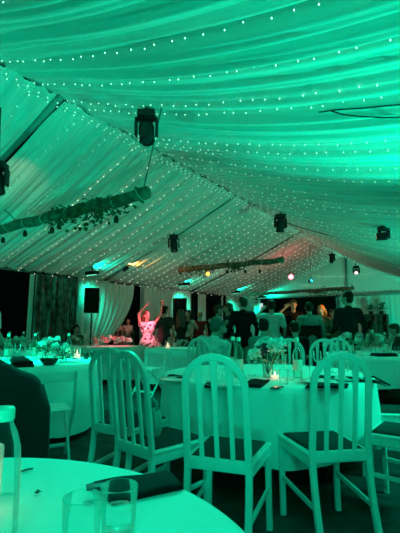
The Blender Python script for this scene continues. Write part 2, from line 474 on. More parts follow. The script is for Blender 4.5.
PEOPLE = []
def P(label, px, Y, dirx, diry, **k): PEOPLE.append(person(label, ground(px, Y), yaw(dirx, diry), **k))
P('man in black shirt and pale trousers standing with his back turned, arms bent', 243, 8.1, -.1, 1, h=1.75, top='shirt_black', sleeve='long', bottom='trousers_pale', haircol='hair_brown', hair='short', build=1.04, head_turn=.5, hands=[(-.30,.10,.92),(.30,.16,.95)])
P('man in pale t-shirt with dark hair raising a phone to film the band', 272, 8.6, .1, 1, h=1.72, top='shirt_pale', sleeve='short', bottom='trousers_dark', hair='full', build=1.1, hands=[(-.19,.30,1.52),(.26,.10,.92)])
P('tall man in dark navy shirt standing on the right, back to the room', 349, 7.35, -.15, 1, h=1.79, top='shirt_navy', sleeve='long', bottom='trousers_teal', hair='short', haircol='hair_dark', build=1.08, head_turn=.7, hands=[(-.22,.24,1.0),(.30,.10,.9)])
P('man in green shirt and dark waistcoat watching the singer', 310, 8.4, .0, 1, h=1.66, top='shirt_green', sleeve='long', bottom='trousers_dark', vest='vest_dark', build=1.14, haircol='hair_dark', hair='full')
P('singer in black t-shirt facing the room in orange light, hand to his ear', 294, 10.4, -.1, -1, h=1.84, top='shirt_black', sleeve='short', bottom='trousers_dark', hair='full', haircol='hair_brown', hands=[(-.06,.28,1.16),(.22,.17,1.52)])
P('orange-haired woman in brown standing behind the man in the waistcoat', 322, 9.9, -.6, -.8, h=1.68, top='jacket_brown', sleeve='long', bottom='trousers_dark', hair='mid', haircol='hair_orange', female=True)
P('person in brown jacket between the orange-haired woman and tall man', 333, 10.5, .3, -1, h=1.60, top='jacket_brown', sleeve='long', bottom='trousers_dark', hair='short', haircol='hair_brown')
P('man in charcoal t-shirt with dark hair beside the dancing woman', 164, 10.2, .3, 1, h=1.67, top='shirt_charcoal', sleeve='short', bottom='trousers_pale', hair='full', head_turn=-.4, build=1.08)
P('woman with long auburn hair and patterned skirt seen from behind', 181, 9.4, .1, 1, h=1.55, top='dress_dark', sleeve='none', bottom='print_floral', legs='skirt', hem=.5, hair='long', haircol='hair_red', female=True, hands=[(-.28,.1,.78),(.32,.14,.8)])
P('dark-haired person facing the room behind the auburn-haired woman, arm raised', 188, 11.0, -.3, -1, h=1.60, top='shirt_pale', sleeve='none', bottom='dress_dark', legs='skirt', hair='mid', female=True, hands=[(-.16,.24,1.35),(.2,.2,.95)])
P('blond woman in red top standing far back near the white pole', 200, 11.6, .2, 1, h=1.58, top='dress_red', sleeve='none', bottom='dress_dark', legs='skirt', hair='bun', haircol='hair_blond', female=True)
P('brown-haired woman in dark dress embracing a person in pale shirt', 229, 8.9, -1, .15, h=1.67, top='dress_dark', sleeve='none', bottom='dress_dark', legs='skirt', hair='mid', haircol='hair_brown', female=True, hands=[(-.10,.36,1.25),(.12,.36,1.30)])
P('person in pale shirt embraced by the woman in the dark dress', 218, 8.95, 1, .1, h=1.63, top='shirt_pale', sleeve='long', bottom='trousers_dark', hair='full', haircol='hair_brown', hands=[(-.1,.34,1.2),(.14,.36,1.22)])
P('woman in white patterned dress dancing in red light with both arms raised', 148, 9.5, .35, -1, h=1.52, top='print_white', sleeve='none', bottom='print_white', legs='skirt', hem=.55, hair='mid', haircol='hair_red', female=True, hands=[(-.34,.08,1.86),(.10,.04,1.82)], side_lean=.06, build=1.12, head_turn=.4)
P('girl in pale dress standing in the dark tent opening', 128, 13.2, .1, -1, h=1.44, top='dress_pale', sleeve='none', bottom='dress_pale', legs='skirt', hem=.5, hair='mid', female=True)
P('second figure in dim light behind the girl in the tent opening', 121, 13.7, .5, -1, h=1.50, top='dress_pale', sleeve='short', bottom='trousers_dark', hair='short')
P('person in light shirt at the left edge with arm hanging down', -11, 6.35, .5, .8, h=1.70, top='shirt_white', sleeve='short', bottom='trousers_dark', hair='short', hands=[None, (.26,.14,.88)])
# seated
P('grey-haired man in pale shirt sitting behind the middle table, head turned away', 207, 5.35, .55, .8, h=1.70, pose='sit', top='shirt_pale', sleeve='long', bottom='trousers_dark', hair='short', haircol='hair_grey', build=1.14, lean=.12, side_lean=.15, head_turn=-.25)
P('seated person with dark hair and dark patterned top, back to the camera', 264, 6.2, .05, 1, h=1.68, pose='sit', top='print_dark', sleeve='short', bottom='trousers_dark', hair='full', haircol='hair_dark', lean=.08)
P('seated dark-haired person in black below the singer', 297, 6.9, -.1, 1, h=1.62, pose='sit', top='shirt_black', sleeve='short', bottom='trousers_dark', hair='full', lean=.2)
P('seated woman in cream blouse with dark hair near the right curtain', 371, 8.6, .1, 1, h=1.70, pose='sit', top='blouse_cream', sleeve='short', bottom='dress_dark', legs='skirt', hair='bun', female=True)
P('seated person at the right edge in dark clothes by the flowers', 401, 7.2, -1, .4, h=1.52, pose='sit', top='shirt_charcoal', sleeve='long', bottom='trousers_dark', hair='full', haircol='hair_brown', lean=.15)
P('dark-haired person sitting low in front of the loudspeaker on the left', 74.5, 9.9, .6, -1, h=1.55, pose='sit', top='shirt_charcoal', sleeve='long', bottom='trousers_dark', hair='mid', lean=.25)
# simple stools carry the seated guests whose chairs are hidden
def stool(p, rz, label):
    t = thing('banquet_stool', label, 'stool', p, rz)
    MB().box((0,0,.385), (.38,.36,.03), bev=.008).build('seat', M['white'], t)
    for q in (-1, 1):
        for r in (-1, 1): MB().tube([(q*.14, r*.13, .37), (q*.165, r*.155, 0)], .014, 8).build('leg', M['white'], t)
    return t

g0 = ground(272, 8.6)
ph = thing('phone', 'phone with lit screen held up by the man in the pale t-shirt', 'phone', (g0[0]-.165, g0[1]+.34, 1.60), yaw(.1, 1))
MB().box((0,0,0), (.078,.009,.155), bev=.003).build('case', M['phone'], ph)
MB().box((0,-.0052,0), (.070,.0015,.142)).build('screen', M['screen'], ph, smooth=False)
# ------------------------------------------------------------------ furniture: arched chair
def arch_chair():
    t = thing('dining_chair', '', 'chair')
    wr, wf, yr, yf = .163, .183, -.21, .20
    lean = lambda z: yr - .075*max(0, z-.45)/.57 - .085*(max(0, .45-z)/.45)**1.7
    # arched back frame: two uprights meeting in a round arch, one bent piece
    zt = .832; path = [(-wr, lean(z), z) for z in [.43,.5,.58,.66,.74,.79,zt]]
    for k in range(1, 16):
        a = PI - PI*k/16; z = zt+.165*math.sin(a); path.append((wr*math.cos(a), lean(z), z))
    path += [(wr, lean(z), z) for z in [zt,.79,.74,.66,.58,.5,.43]]
    sharp(MB().sweep(path, (0,1,.13), .036, .024).build('back_frame', M['white'], t))
    for x in (-.083, 0, .083):
        za = zt + math.sqrt(.165**2-x*x) - .012
        pts = [(x, lean(z), z) for z in (.46, .55, .65, .75, .83, .89, za)]
        sharp(MB().sweep(pts, (0,1,.13), [.024,.024,.024,.025,.029,.034,.042], .014).build('slat', M['white'], t))
    MB().box((0, yr, .455), (.31, .026, .06), bev=.006).build('back_rail', M['white'], t)
    for q in (-1, 1):
        sharp(MB().sweep([(q*wr, lean(z), z) for z in (.44,.38,.30,.22,.14,.07,0)], (1,0,0), .034, .034).build('leg', M['white'], t))
        sharp(MB().sweep([(q*wf, yf, z) for z in (.43,.22,0)], (1,0,0), [.036,.033,.028], .034).build('leg', M['white'], t))
        sharp(MB().sweep([(q*wr, lean(.2), .20), (q*wf, yf, .225)], (0,0,1), .016, .028).build('stretcher', M['white'], t))
    fr = MB()
    fr.sweep([(-wr, yr+.005, .43), (-wf, yf, .43)], (0,0,1), .028, .055).sweep([(wr, yr+.005, .43), (wf, yf, .43)], (0,0,1), .028, .055)
    fr.sweep([(-wf-.012, yf+.005, .43), (wf+.012, yf+.005, .43)], (0,0,1), .028, .055)
    sharp(fr.build('seat_frame', M['white'], t))
    def ring(off, z, b=.02): return [(-wr+off, yr+off+.01, z), (wr-off, yr+off+.01, z), (wf-off, yf-off, z), (-wf+off, yf-off, z)]
    bd = MB(); bd.ring_tube([ring(-.016, .452), ring(-.02, .458), ring(-.02, .468), ring(-.014, .474)]); sharp(bd.build('seat_board', M['white'], t))
    cu = MB(); cu.ring_tube([ring(.012, .470), ring(.010, .480), ring(.022, .488), ring(.06, .492)]); cu.build('seat_cushion', M['cushion'], t)
    return t
chair0 = arch_chair()
chair_used = False
def chair(x, y, dx, dy, label):
    global chair_used
    L = math.hypot(dx, dy); dx /= L; dy /= L; rz = yaw(dx, dy)
    # (x, y) is the middle of the line between the rear posts
    loc = (x+dx*.21, y+dy*.21, 0)
    if not chair_used:
        chair_used = True; chair0.location = loc; chair0.rotation_euler = (0,0,rz); chair0['label'] = label; chair0['group'] = 'arched white dining chairs'
        return chair0
    return dup(chair0, loc, rz, label, 'arched white dining chairs')
TB = Vector((.57, 3.62, 0))
CH = {}
CH['centre'] = chair(.09, 2.17, .47, 1.32, 'white arched slat-back chair nearest the camera, centre, back to camera at round table')
CH['right'] = chair(.765, 2.31, -.2, 1.2, 'white arched slat-back chair right of centre, back to camera, whole dark seat visible')
CH['a'] = chair(-.60, 2.87, .50, .90, 'leftmost white arched chair, partly behind another arched chair, by the left table')
CH['b'] = chair(-.378, 2.435, .72, .74, 'white arched chair overlapping the leftmost one, a pale bag on its seat')
chair(1.53, 2.62, -1, .75, 'white chair with dark seat cut off by the right edge, nearest seat on that side')
chair(1.72, 3.42, -1, .22, 'white arched chair at the right edge behind the cut-off seat')
chair(1.07, 4.92, -.4, -1, 'white arched chair across the middle table, behind the bottle with pink label')
chair(1.45, 4.80, -.6, -1, 'white arched chair across the middle table, left one of the overlapping pair')
chair(1.74, 5.22, -.75, -1, 'white arched chair across the middle table, right one of the overlapping pair')
chair(.02, 5.20, .55, .8, 'white arched chair under the seated grey-haired man')
chair(.985, 6.05, .05, 1, 'white chair under the seated person in dark patterned top')

# low folding chair
def folding_chair():
    t = thing('folding_chair', '', 'chair')
    for q in (-1, 1):
        sharp(MB().sweep([(q*.20, -.22, .78), (q*.20, -.16, .45), (q*.20, .22, 0)], (1,0,0), .032, .022).build('frame_leg', M['white'], t))
        sharp(MB().sweep([(q*.175, .20, .44), (q*.175, -.02, .24), (q*.175, -.24, 0)], (1,0,0), .030, .020).build('leg', M['white'], t))
    MB().box((0, -.21, .735), (.40, .018, .085), bev=.006).build('backrest', M['white'], t)
    st = MB()
    for k in range(5): st.box((0, -.14+k*.075, .45), (.36, .062, .018), bev=.004)
    st.build('seat', M['white'], t)
    MB().box((0, .16, .09), (.38, .018, .03)).build('stretcher', M['white'], t)
    return t
fc = folding_chair(); fc.location = (-1.33, 3.62, 0); fc.rotation_euler = (0,0,yaw(-.45, .9)); fc['label'] = 'low white folding chair in front of the left table, behind the jacket'; fc['group'] = 'white folding chairs'
p = ground(150, 7.0); dup(fc, (p[0], p[1], 0), yaw(-.5, -.9), 'white folding chair turned sideways before the far white table', 'white folding chairs')
p = ground(186, 6.6); dup(fc, (p[0], p[1], 0), yaw(.1, 1), 'white folding chair left of the grey-haired man', 'white folding chairs')

# ------------------------------------------------------------------ tables
def round_table(c, r, label):
    t = thing('round_table', label, 'table', (c[0], c[1], 0))
    MB().lathe([(.02, .715), (r-.03, .715), (r-.01, .725), (r-.01, .738), (r-.03, .744), (.02, .744)], 64).build('tabletop', M['darkwood'], t)
    for k in range(4):
        a = PI/4+k*PI/2
        MB().tube([(r*.55*math.cos(a), r*.55*math.sin(a), .715), (r*.62*math.cos(a), r*.62*math.sin(a), 0)], .02, 8).build('leg', M['metal'], t)
    return t
def cloth_round(c, r, hem, label, seed, amp=.045, nf=11):
    rnd = random.Random(seed); ph = [rnd.uniform(0, 6.28) for _ in range(6)]
    def fold(a):
        return .55*math.sin(nf*a+ph[0]+.9*math.sin(2*a+ph[1])) + .30*math.sin((nf*2-3)*a+ph[2]+.6*math.sin(3*a+ph[4])) + .15*math.sin(5*a+ph[3])
    K = [0.02, .3, .6, .85, .95, .985]
    def fn(a, t):
        i = t*(len(K)+13); j = int(round(i))
        th = a*2*PI
        if j < len(K):
            rr = r*K[j]; z = .75 + .0012*math.sin(7*th+j)*K[j]
        else:
            q = (j-len(K))/13.0
            f = fold(th); hm = hem + .025*math.sin(4*th+ph[5])
            if q == 0: rr = r; z = .748
            else:
                rr = r + .010 + .028*q**.8 + amp*f*q**.75; z = .742 + (hm-.742)*q
        return (c[0]+rr*math.cos(th), c[1]+rr*math.sin(th), z)
    o = MB().grid(fn, 300, len(K)+14, wrap=True).build('tablecloth', M['cloth'])
    return tag(o, label, 'tablecloth', 'white tablecloths')
TA, TC, TE, TD = (-.585, .595), (-2.1, 4.75), (2.85, 6.18), None
round_table(TA, .72, 'round table in the foreground under a bright cloth, bottom left')
cloth_round(TA, .725, .32, 'bright white cloth on the foreground round table at bottom left', 1)
round_table((.57, 3.62), .87, 'round table in the middle under a white cloth, four chairs facing it')
cloth_round((.57, 3.62), .885, .28, 'white cloth with hanging folds on the middle round table', 2, amp=.03)
round_table(TC, .92, 'round table at the left under a cloth, behind the jacket')
cloth_round(TC, .93, .10, 'white cloth on the round table at left behind the folding chair', 3, amp=.03)
round_table(TE, .9, 'round table at the right under a cloth, behind the overlapping chairs')
cloth_round(TE, .91, .34, 'white cloth on the right-hand table behind the cut-off chair', 4, amp=.065)
def rect_table(c, rz, w, d, label, clabel, hem=.12, seed=1):
    t = thing('trestle_table', label, 'table', (c[0], c[1], 0), rz)
    MB().box((0,0,.73), (w-.02, d-.02, .028)).build('tabletop', M['darkwood'], t)
    for q in (-1, 1):
        for s in (-1, 1): MB().tube([(q*(w/2-.15), s*(d/2-.12), .715), (q*(w/2-.12), s*(d/2-.1), 0)], .018, 8).build('leg', M['metal'], t)
    rnd = random.Random(seed); ph = [rnd.uniform(0, 6.28) for _ in range(3)]
    n = 220
    def per(a):
        # rounded-rectangle perimeter
        s = a*2*(w+d); r = .0
        if s < w: return Vector((-w/2+s, -d/2, 0)), Vector((0,-1,0))
        s -= w
        if s < d: return Vector((w/2, -d/2+s, 0)), Vector((1,0,0))
        s -= d
        if s < w: return Vector((w/2-s, d/2, 0)), Vector((0,1,0))
        s -= w
        return Vector((-w/2, d/2-s, 0)), Vector((-1,0,0))
    def fn(a, t):
        p, nrm = per(a); L = a*2*(w+d)
        if t < .25: q = p*(t/.25*.98+.01); q.z = .75; return q
        k = (t-.25)/.75
        f = .6*math.sin(L*19+ph[0]+math.sin(L*3+ph[1]))+.4*math.sin(L*31+ph[2])
        q = p + nrm*(.008 + k*(.03+.025*f)); q.z = .75 + (hem-.75)*k
        return q
    o = MB().grid(fn, n, 13, wrap=True).build('tablecloth', M['cloth'], None, (c[0], c[1], 0), True, rz)
    tag(o, clabel, 'tablecloth', 'white tablecloths')
pF = ground(176, 7.9); rect_table(pF, yaw(.2, 1), 1.0, .8, 'far trestle table under a white cloth left of the grey-haired man', 'white cloth on the far table left of the grey-haired man', seed=2)
pD = ground(92, 8.3); rect_table((pD[0], pD[1]+.4), yaw(.25, 1), 1.9, .8, 'long table with flowers and glasses before the loudspeaker on the left', 'white cloth on the long flower table before the loudspeaker', seed=3)
pG = ground(372, 7.9); rect_table((pG[0]+.2, pG[1]+.1), yaw(-.1, 1), 1.8, .8, 'far right table under a cloth in front of the curtain', 'white cloth on the far right table by the curtain', seed=4)
pH = ground(20, 7.2); rect_table((pH[0], pH[1]), yaw(.3, 1), 1.7, .8, 'far left table under a cloth in front of the dark opening', 'white cloth on the far left table before the dark opening', seed=5)

# ------------------------------------------------------------------ table ware
def placed(proto, p, rz, label, group):
    return dup(proto, p, rz, label, group)
_first = {}
def use(kind, maker, p, label, group, rz=0):
    if kind not in _first:
        t = maker(); _first[kind] = t; t.location = p; t.rotation_euler = (0,0,rz); t['label'] = label; t['group'] = group; return t
    return dup(_first[kind], p, rz, label, group)
def mk_wine():
    t = thing('wine_glass', '', 'glass')
    MB().lathe([(.001,.0),(.033,.0),(.034,.003),(.008,.008),(.0045,.02),(.004,.075),(.010,.085),(.028,.102),(.036,.125),(.037,.145),(.033,.185)], 20, cap=False).build('bowl_and_stem', M['glass'], t)
    return t
def mk_tumbler():
    t = thing('tumbler', '', 'glass')
    MB().lathe([(.001,0),(.028,0),(.030,.003),(.0355,.10),(.0345,.101),(.0340,.098)], 24, cap=False).build('glass_wall', M['glass'], t)
    return t
def mk_bottle():
    t = thing('glass_bottle', '', 'bottle')
    MB().lathe([(.001,0),(.034,0),(.037,.006),(.037,.17),(.033,.20),(.018,.235),(.0145,.25),(.0145,.285)], 24, cap=False).build('bottle_glass', M['bottleglass'], t)
    MB().lathe([(.001,.283),(.0165,.283),(.017,.286),(.017,.312),(.015,.316),(.001,.316)], 20).build('cap', M['plastic'], t)
    MB().lathe([(.0375,.06),(.0378,.062),(.0378,.14),(.0375,.142),(.0372,.142),(.0372,.06)], 24, cap=False).build('label_band', M['paper'], t)
    return t
def mk_candle():
    t = thing('candle_jar', '', 'candle')
    MB().lathe([(.001,0),(.036,0),(.040,.004),(.042,.09),(.041,.091),(.0405,.088)], 24, cap=False).build('jar_glass', M['glass'], t)
    MB().lathe([(.001,.008),(.034,.008),(.034,.038),(.001,.036)], 20).build('wax', M['wax'], t)
    MB().lathe([(.0005,.036),(.006,.044),(.0075,.052),(.004,.065),(.0005,.076)], 10).build('flame', M['flame'], t)
    return t
def mk_plate():
    t = thing('dinner_plate', '', 'plate')
    MB().lathe([(.001,0),(.08,0),(.095,.006),(.125,.016),(.125,.019),(.09,.010),(.001,.006)], 40).build('dish', M['ceramic'], t)
    return t
def napkin(pts, label, z=.751, h=.014, m='blackcloth'):
    """folded cloth napkin lying on a table: pts are its four corners; two layers with a slight wave"""
    c = [Vector((p[0], p[1], 0)) for p in pts]
    ctr = sum(c, Vector())/4
    t = thing('napkin', label, 'napkin', (ctr.x, ctr.y, z), 0, 'black folded napkins')
    c = [p-ctr for p in c]
    def fold_mesh(sc, z0, hh, sh):
        b = MB(); N = 12
        def top(i, j, dz):
            p = c[0].lerp(c[1], i).lerp(c[3].lerp(c[2], i), j)*sc + Vector((sh, -sh, 0))
            return p + Vector((0,0,z0+dz+.003*math.sin(6*i+4*j)*(dz > 0)))
        rings = []
        P1 = [(i/N, 0) for i in range(N)]+[(1, i/N) for i in range(N)]+[(1-i/N, 1) for i in range(N)]+[(0, 1-i/N) for i in range(N)]
        for s2, dz in ((.98, 0), (1, hh*.3), (1, hh*.7), (.97, hh), (.6, hh*1.12), (.2, hh*1.1)):
            rings.append([top(.5+(i-.5)*s2, .5+(j-.5)*s2, dz) for i, j in P1])
        return b.ring_tube(rings)
    fold_mesh(1, 0, h*.6, 0).build('lower_fold', M[m], t)
    fold_mesh(.93, h*.6, h*.5, .004).build('upper_fold', M[m], t)
    return t
def bloom(b, c, r, n=34, rnd=random):
    g = PI*(3-math.sqrt(5))
    for k in range(n):
        z = 1-1.7*(k+.5)/n; q = math.sqrt(max(0, 1-z*z)); a = g*k
        d = Vector((q*math.cos(a), q*math.sin(a), z))
        b.leaf(Vector(c)+d*r*.55, (d+Vector((rnd.uniform(-.4,.4), rnd.uniform(-.4,.4), .35))).normalized(), d, r*.75, r*.75)
    b.ball(c, r*.6, 1)
def flower_arrangement(p, label, h=.2, spread=.14, nb=7, cols=('petal','petal','petalpink'), nl=40, seed=1, vase=True, br=.045, leafm='leaf'):
    rnd = random.Random(seed)
    t = thing('flower_arrangement', label, 'flowers', p)
    if vase:
        MB().lathe([(.001,0),(.035,0),(.040,.004),(.044,h*.55),(.040,h*.62),(.037,h*.62),(.040,h*.55),(.036,.01),(.001,.008)], 20).build('vase', M['glass'], t)
    st = MB(); lf = MB()
    for k in range(nb):
        a = rnd.uniform(0, 6.28); q = spread*math.sqrt(rnd.random()); c = Vector((q*math.cos(a), q*math.sin(a), h+rnd.uniform(-.03, .07)))
        st.tube([(0,0,.02), (c.x*.4, c.y*.4, h*.55), c], .003, 6)
        b = MB(); bloom(b, c, br*rnd.uniform(.8, 1.25), 26, rnd); b.build('bloom', M[cols[k % len(cols)]], t, smooth=False)
    for k in range(nl):
        a = rnd.uniform(0, 6.28); q = rnd.uniform(.3, 1.2)*spread; c = Vector((q*math.cos(a), q*math.sin(a), h+rnd.uniform(-.09, .05)))
        lf.leaf(c*.8, Vector((math.cos(a), math.sin(a), rnd.uniform(-.3, .8))), (0,0,1), rnd.uniform(.05, .10), rnd.uniform(.02, .04))
    st.build('stems', M['leaf'], t); lf.build('foliage', M[leafm], t, smooth=False)
    return t

# --- foreground table
p = atz(5, 545, .751); p = Vector((-.382, .805, .7415+.01))
t = thing('water_bottle', 'clear glass water bottle with pale cap at left edge of foreground table', 'bottle', p)
MB().lathe([(.001,0),(.033,0),(.037,.004),(.0375,.12),(.0345,.175),(.0275,.205),(.0205,.222),(.019,.235)], 36, cap=False).build('bottle_glass', M['glass'], t)
t.scale = (1.10,1.10,.965)
MB().lathe([(.0352,.0785),(.0345,.08),(.001,.0805)], 32, cap=False).build('water', M['water'], t)
cp = MB(); cp.lathe([(.001,.229),(.0205,.229),(.0215,.232),(.0215,.250),(.019,.254),(.001,.254)], 36)
cp.build('cap', M['plastic'], t)
def mk_fore_glass(h, r0, r1, level):
    def f():
        t = thing('tumbler', '', 'glass')
        MB().lathe([(.001,0),(r0-.003,0),(r0,.004),(r1,h-.001),(r1-.0008,h),(r1-.002,h-.001),(r1-.0024,h-.006)], 40, cap=False).build('glass_wall', M['glass'], t)
        MB().lathe([(.001,.011),(r0-.004,.0115),(r0-.002,.014)], 32, cap=False).build('thick_base', M['glass'], t)
        if level:
            rl = r0 + (r1-r0)*level/h - .0028
            MB().lathe([(rl,level-.0015),(rl-.001,level),(.001,level)], 36, cap=False).build('water', M['water'], t)
        return t
    return f
g1 = mk_fore_glass(.101, .030, .0345, 0)(); g1.location = (-.209, .765, .7515); g1['label'] = 'empty straight clear tumbler, left of the two foreground glasses'
g2 = mk_fore_glass(.092, .031, .0365, .052)(); g2.location = (-.158, .84, .7515); g2['label'] = 'clear tumbler half full of water, right of the two foreground glasses'
c4 = [atz(88, 487, .75), atz(168, 473, .75), atz(184, 490, .75), atz(112, 506, .75)]
napkin(c4, 'black folded napkin on the foreground table behind the tumblers', h=.012)
o = MB().box((0,0,.006), (.05,.03,.006), Matrix.Rotation(.3, 3, 'Z'), .002).build('menu_card', M['sand'], None, atz(97, 489, .768)); tag(o, 'small dark red card lying on the foreground napkin', 'card')
a = atz(20, 473, .752); b = atz(33, 469.5, .752)
o = MB().tube([a+Vector((0,0,.003)), a.lerp(b,.5)+Vector((0,.002,.004)), b+Vector((0,0,.003))], [.0022,.0028,.0022], 8).build('twig', M['darkwood']); tag(o, 'thin dark twig lying on the foreground cloth right of the bottle', 'twig')
a = atz(37, 493.5, .752)
o = MB().leaf(a+Vector((-.008,0,.002)), (1,.3,.12), (0,0,1), .02, .012).leaf(a+Vector((.004,-.004,.003)), (-.4,.8,.3), (0,0,1), .014, .010).ball(a+Vector((0,0,.003)), (.006,.005,.003), 1).build('dry_leaf', M['darkwood'], smooth=False); tag(o, 'small dry leaf crumb on the foreground cloth', 'leaf')
t = mk_candle(); _first['candle'] = t; t.location = (-.476, .93, .7515); t.scale = (1,1,1.5); t['label'] = 'lit candle in a jar behind the water bottle at left edge'; t['group'] = 'candles in glass jars'

# --- middle table
Z = .7515
def on(px, py): return atz(px, py, Z)
flower_arrangement(on(268, 377), 'white flower arrangement in glass vase at the middle of the round table', h=.20, spread=.13, nb=11, seed=3, br=.05, cols=('petal','petal','petalblue','petal'), leafm='leafpale')
use('candle', mk_candle, on(275, 379), 'lit candle jar in front of the white flowers, middle table', 'candles in glass jars').scale = (.85,.85,.75)
use('bottle', mk_bottle, on(298, 378), 'tall bottle with pinkish label right of the white flowers', 'table bottles')
use('bottle', mk_bottle, on(239, 377), 'capped bottle left of the white flowers, middle table', 'table bottles')
use('bottle', mk_bottle, on(233, 374), 'capped bottle further left of the white flowers, beside its twin', 'table bottles')
ws = [(208,381,'nearest the left rim of the middle table'),(222,383,'between the centre chair and the flowers'),(229,379,'just left of the capped bottles'),(252,375,'left of the white flowers'),(284,384,'in front of the pink-label bottle'),
      (290,380,'right of the candle on the middle table'),(306,379,'right of the pink-label bottle'),(333,373,'behind the right arched chair'),(345,371,'near the right rim of the middle table'),(318,372,'between pink-label bottle and right chair')]
for i, (x, y, w) in enumerate(ws):
    use('wine' if i % 2 else 'tumbler', mk_wine if i % 2 else mk_tumbler, on(x, y), ('clear wine glass ' if i % 2 else 'clear tumbler ')+w, 'drinking glasses on the tables')
def quad(px0, px1, py0, py1, sk=6): return [on(px0+sk, py0), on(px1, py0), on(px1-sk, py1), on(px0, py1)]
napkin([on(250,380.5), on(270,381), on(261,388), on(243,387)], 'black folded napkin beside the white flowers on the middle table')
for x, y, w in ((223,386,'behind the centre chair'),(176,381,'at the left rim of the middle table'),(318,383,'left behind the right arched chair'),(346,380,'right behind the right arched chair')):
    use('plate', mk_plate, on(x, y), 'white dinner plate '+w, 'dinner plates')
napkin([on(312,377), on(336,377), on(334,380), on(309,380)], 'black napkin behind the right arched chair, farther of two')
napkin([on(309,384), on(349,385), on(347,388.5), on(305,388)], 'long black napkin behind the right arched chair, nearer of two')
napkin([on(205,384), on(216,384), on(215,388), on(204,388)], 'black napkin seen through the slats of the centre chair')
napkin([on(168,376), on(186,377), on(184,380), on(166,378.5)], 'black napkin at the left rim of the middle table')
o = MB().box((0,0,.004), (.06,.12,.007), Matrix.Rotation(-.5, 3, 'Z'), .003).build('phone', M['phone'], None, on(277, 388)); tag(o, 'phone lying in front of the candle on the middle table', 'phone')
L = bpy.data.lights.new('candle_light', 'POINT'); L.energy = .09; L.color = (1,.58,.38); L.shadow_soft_size = .02
o = bpy.data.objects.new('candle_light', L); C.objects.link(o); o.location = on(275, 379)+Vector((0,0,.11))
# handbag strap draped over the right rim
t = thing('shoulder_bag', 'black soft bag slung over the right rim of the middle table', 'bag', on(366, 381))
def bagfn(a, q):
    L = -.10+.20*a; y = (q-.5)*.30
    drop = -.02*max(0, L-.02)/.08 - .06*max(0, L-.02)
    return Vector((L, y*.6-L*.5, .014+drop+.008*math.sin(9*a)*math.sin(PI*q)+.004*math.sin(20*q)))
bgm = MB(); bgm.grid(bagfn, 14, 10); bgm.grid(lambda a, q: bagfn(a, q)-Vector((0,0,.012)), 14, 10); bgm.build('pouch', M['blackcloth'], t)
MB().tube([(.0,.03,.03), (.06,.0,.03), (.11,-.04,.0), (.14,-.08,-.02)], .007, 8).build('strap', M['blackcloth'], t)

# --- left table
for i, (x, y, w) in enumerate([(4,366,'at the left edge of the picture'),(9,361,'left of the black napkin'),(38,360,'right of the black napkin'),(43,358,'left of the dark bowl'),(58,358,'right of the dark bowl'),(27,358,'behind the black napkin'),(66,357,'left of the candle'),(17,358.5,'far side of the left table'),(52,357.5,'far rim behind the bowl')]):
    use('wine' if i % 2 else 'tumbler', mk_wine if i % 2 else mk_tumbler, on(x, y), ('clear wine glass ' if i % 2 else 'clear tumbler ')+'on the left table, '+w, 'drinking glasses on the tables')
for x, y, w in ((7,361,'by the left picture edge'),(34,359,'in the middle of the left table'),(68,358,'near the right rim of the left table')):
    use('bottle', mk_bottle, on(x, y), 'capped bottle on the left table, '+w, 'table bottles')
napkin([on(10,361), on(22,360), on(34,367), on(12,368)], 'black crumpled napkin on the left table behind the jacket', h=.05)
use('candle', mk_candle, on(77, 358.5), 'lit candle jar at the right rim of the left table', 'candles in glass jars')
t = thing('bowl', 'dark round bowl on the left table beside the greenery', 'bowl', on(49, 365))
MB().lathe([(.001,0),(.05,0),(.08,.03),(.10,.07),(.097,.07),(.077,.033),(.048,.008),(.001,.006)], 32).build('bowl_wall', M['jar'], t)
flower_arrangement(on(63, 362), 'dark green and pale flower arrangement on the left table', h=.13, spread=.12, nb=5, seed=5, br=.035, cols=('petal','petalblue'), nl=60)
flower_arrangement(on(45, 359), 'pale bushy arrangement behind the dark bowl on the left table', h=.18, spread=.16, nb=5, seed=6, br=.04, nl=80, leafm='leaf')
for k, (x, y) in enumerate(((86, 359), (93, 357.5))):
    t = thing('dark_tumbler', 'small black tumbler on the left table rim, '+('left' if k == 0 else 'right')+' one of a pair', 'glass', on(x, y), 0, 'black tumblers')
    MB().lathe([(.001,0),(.028,0),(.033,.08),(.031,.08),(.026,.01),(.001,.01)], 20).build('cup', M['jar'], t)

# --- far tables
def onY(px, Y, z=Z): q = aty(px, 327, Y); return Vector((q.x, q.y, z))
for i, (x, Y, w) in enumerate([(82,8.4,'left end'),(90,8.5,'left of the red-lit blooms'),(98,8.45,'before the red-lit blooms'),(108,8.5,'right of the stand pole'),(116,8.6,'near the girl'),(124,8.5,'right end')]):
    use('wine' if i % 2 else 'tumbler', mk_wine if i % 2 else mk_tumbler, onY(x, Y), ('clear wine glass ' if i % 2 else 'clear tumbler ')+'on the long flower table, '+w, 'drinking glasses on the tables')
flower_arrangement(onY(103, 8.7), 'red-lit pale blossoms lying on the long table before the loudspeaker', h=.10, spread=.20, nb=12, seed=8, br=.05, cols=('petal','petalpink'), nl=20, vase=False)
flower_arrangement(onY(122, 8.75), 'second heap of red-lit pale blossoms by the girl in the opening', h=.10, spread=.20, nb=12, seed=9, br=.05, cols=('petal','petalpink'), nl=16, vase=False)
flower_arrangement(onY(80, 8.75), 'low green arrangement at the left end of the long flower table', h=.14, spread=.18, nb=6, seed=10, nl=60, leafm='leafpale')
for x, s in ((3, 31), (17, 32), (30, 33)):
    flower_arrangement(onY(x, 7.25), 'pale green arrangement on the far left table, '+{3:'leftmost',17:'middle',30:'rightmost'}[x], h=.14, spread=.15, nb=5, seed=s, nl=40, leafm='leafpale')
for x, w in ((10, 'left of the middle arrangement'), (24, 'right of the middle arrangement'), (38, 'right end')):
    use('bottle', mk_bottle, onY(x, 7.15), 'capped bottle on the far left table, '+w, 'table bottles')
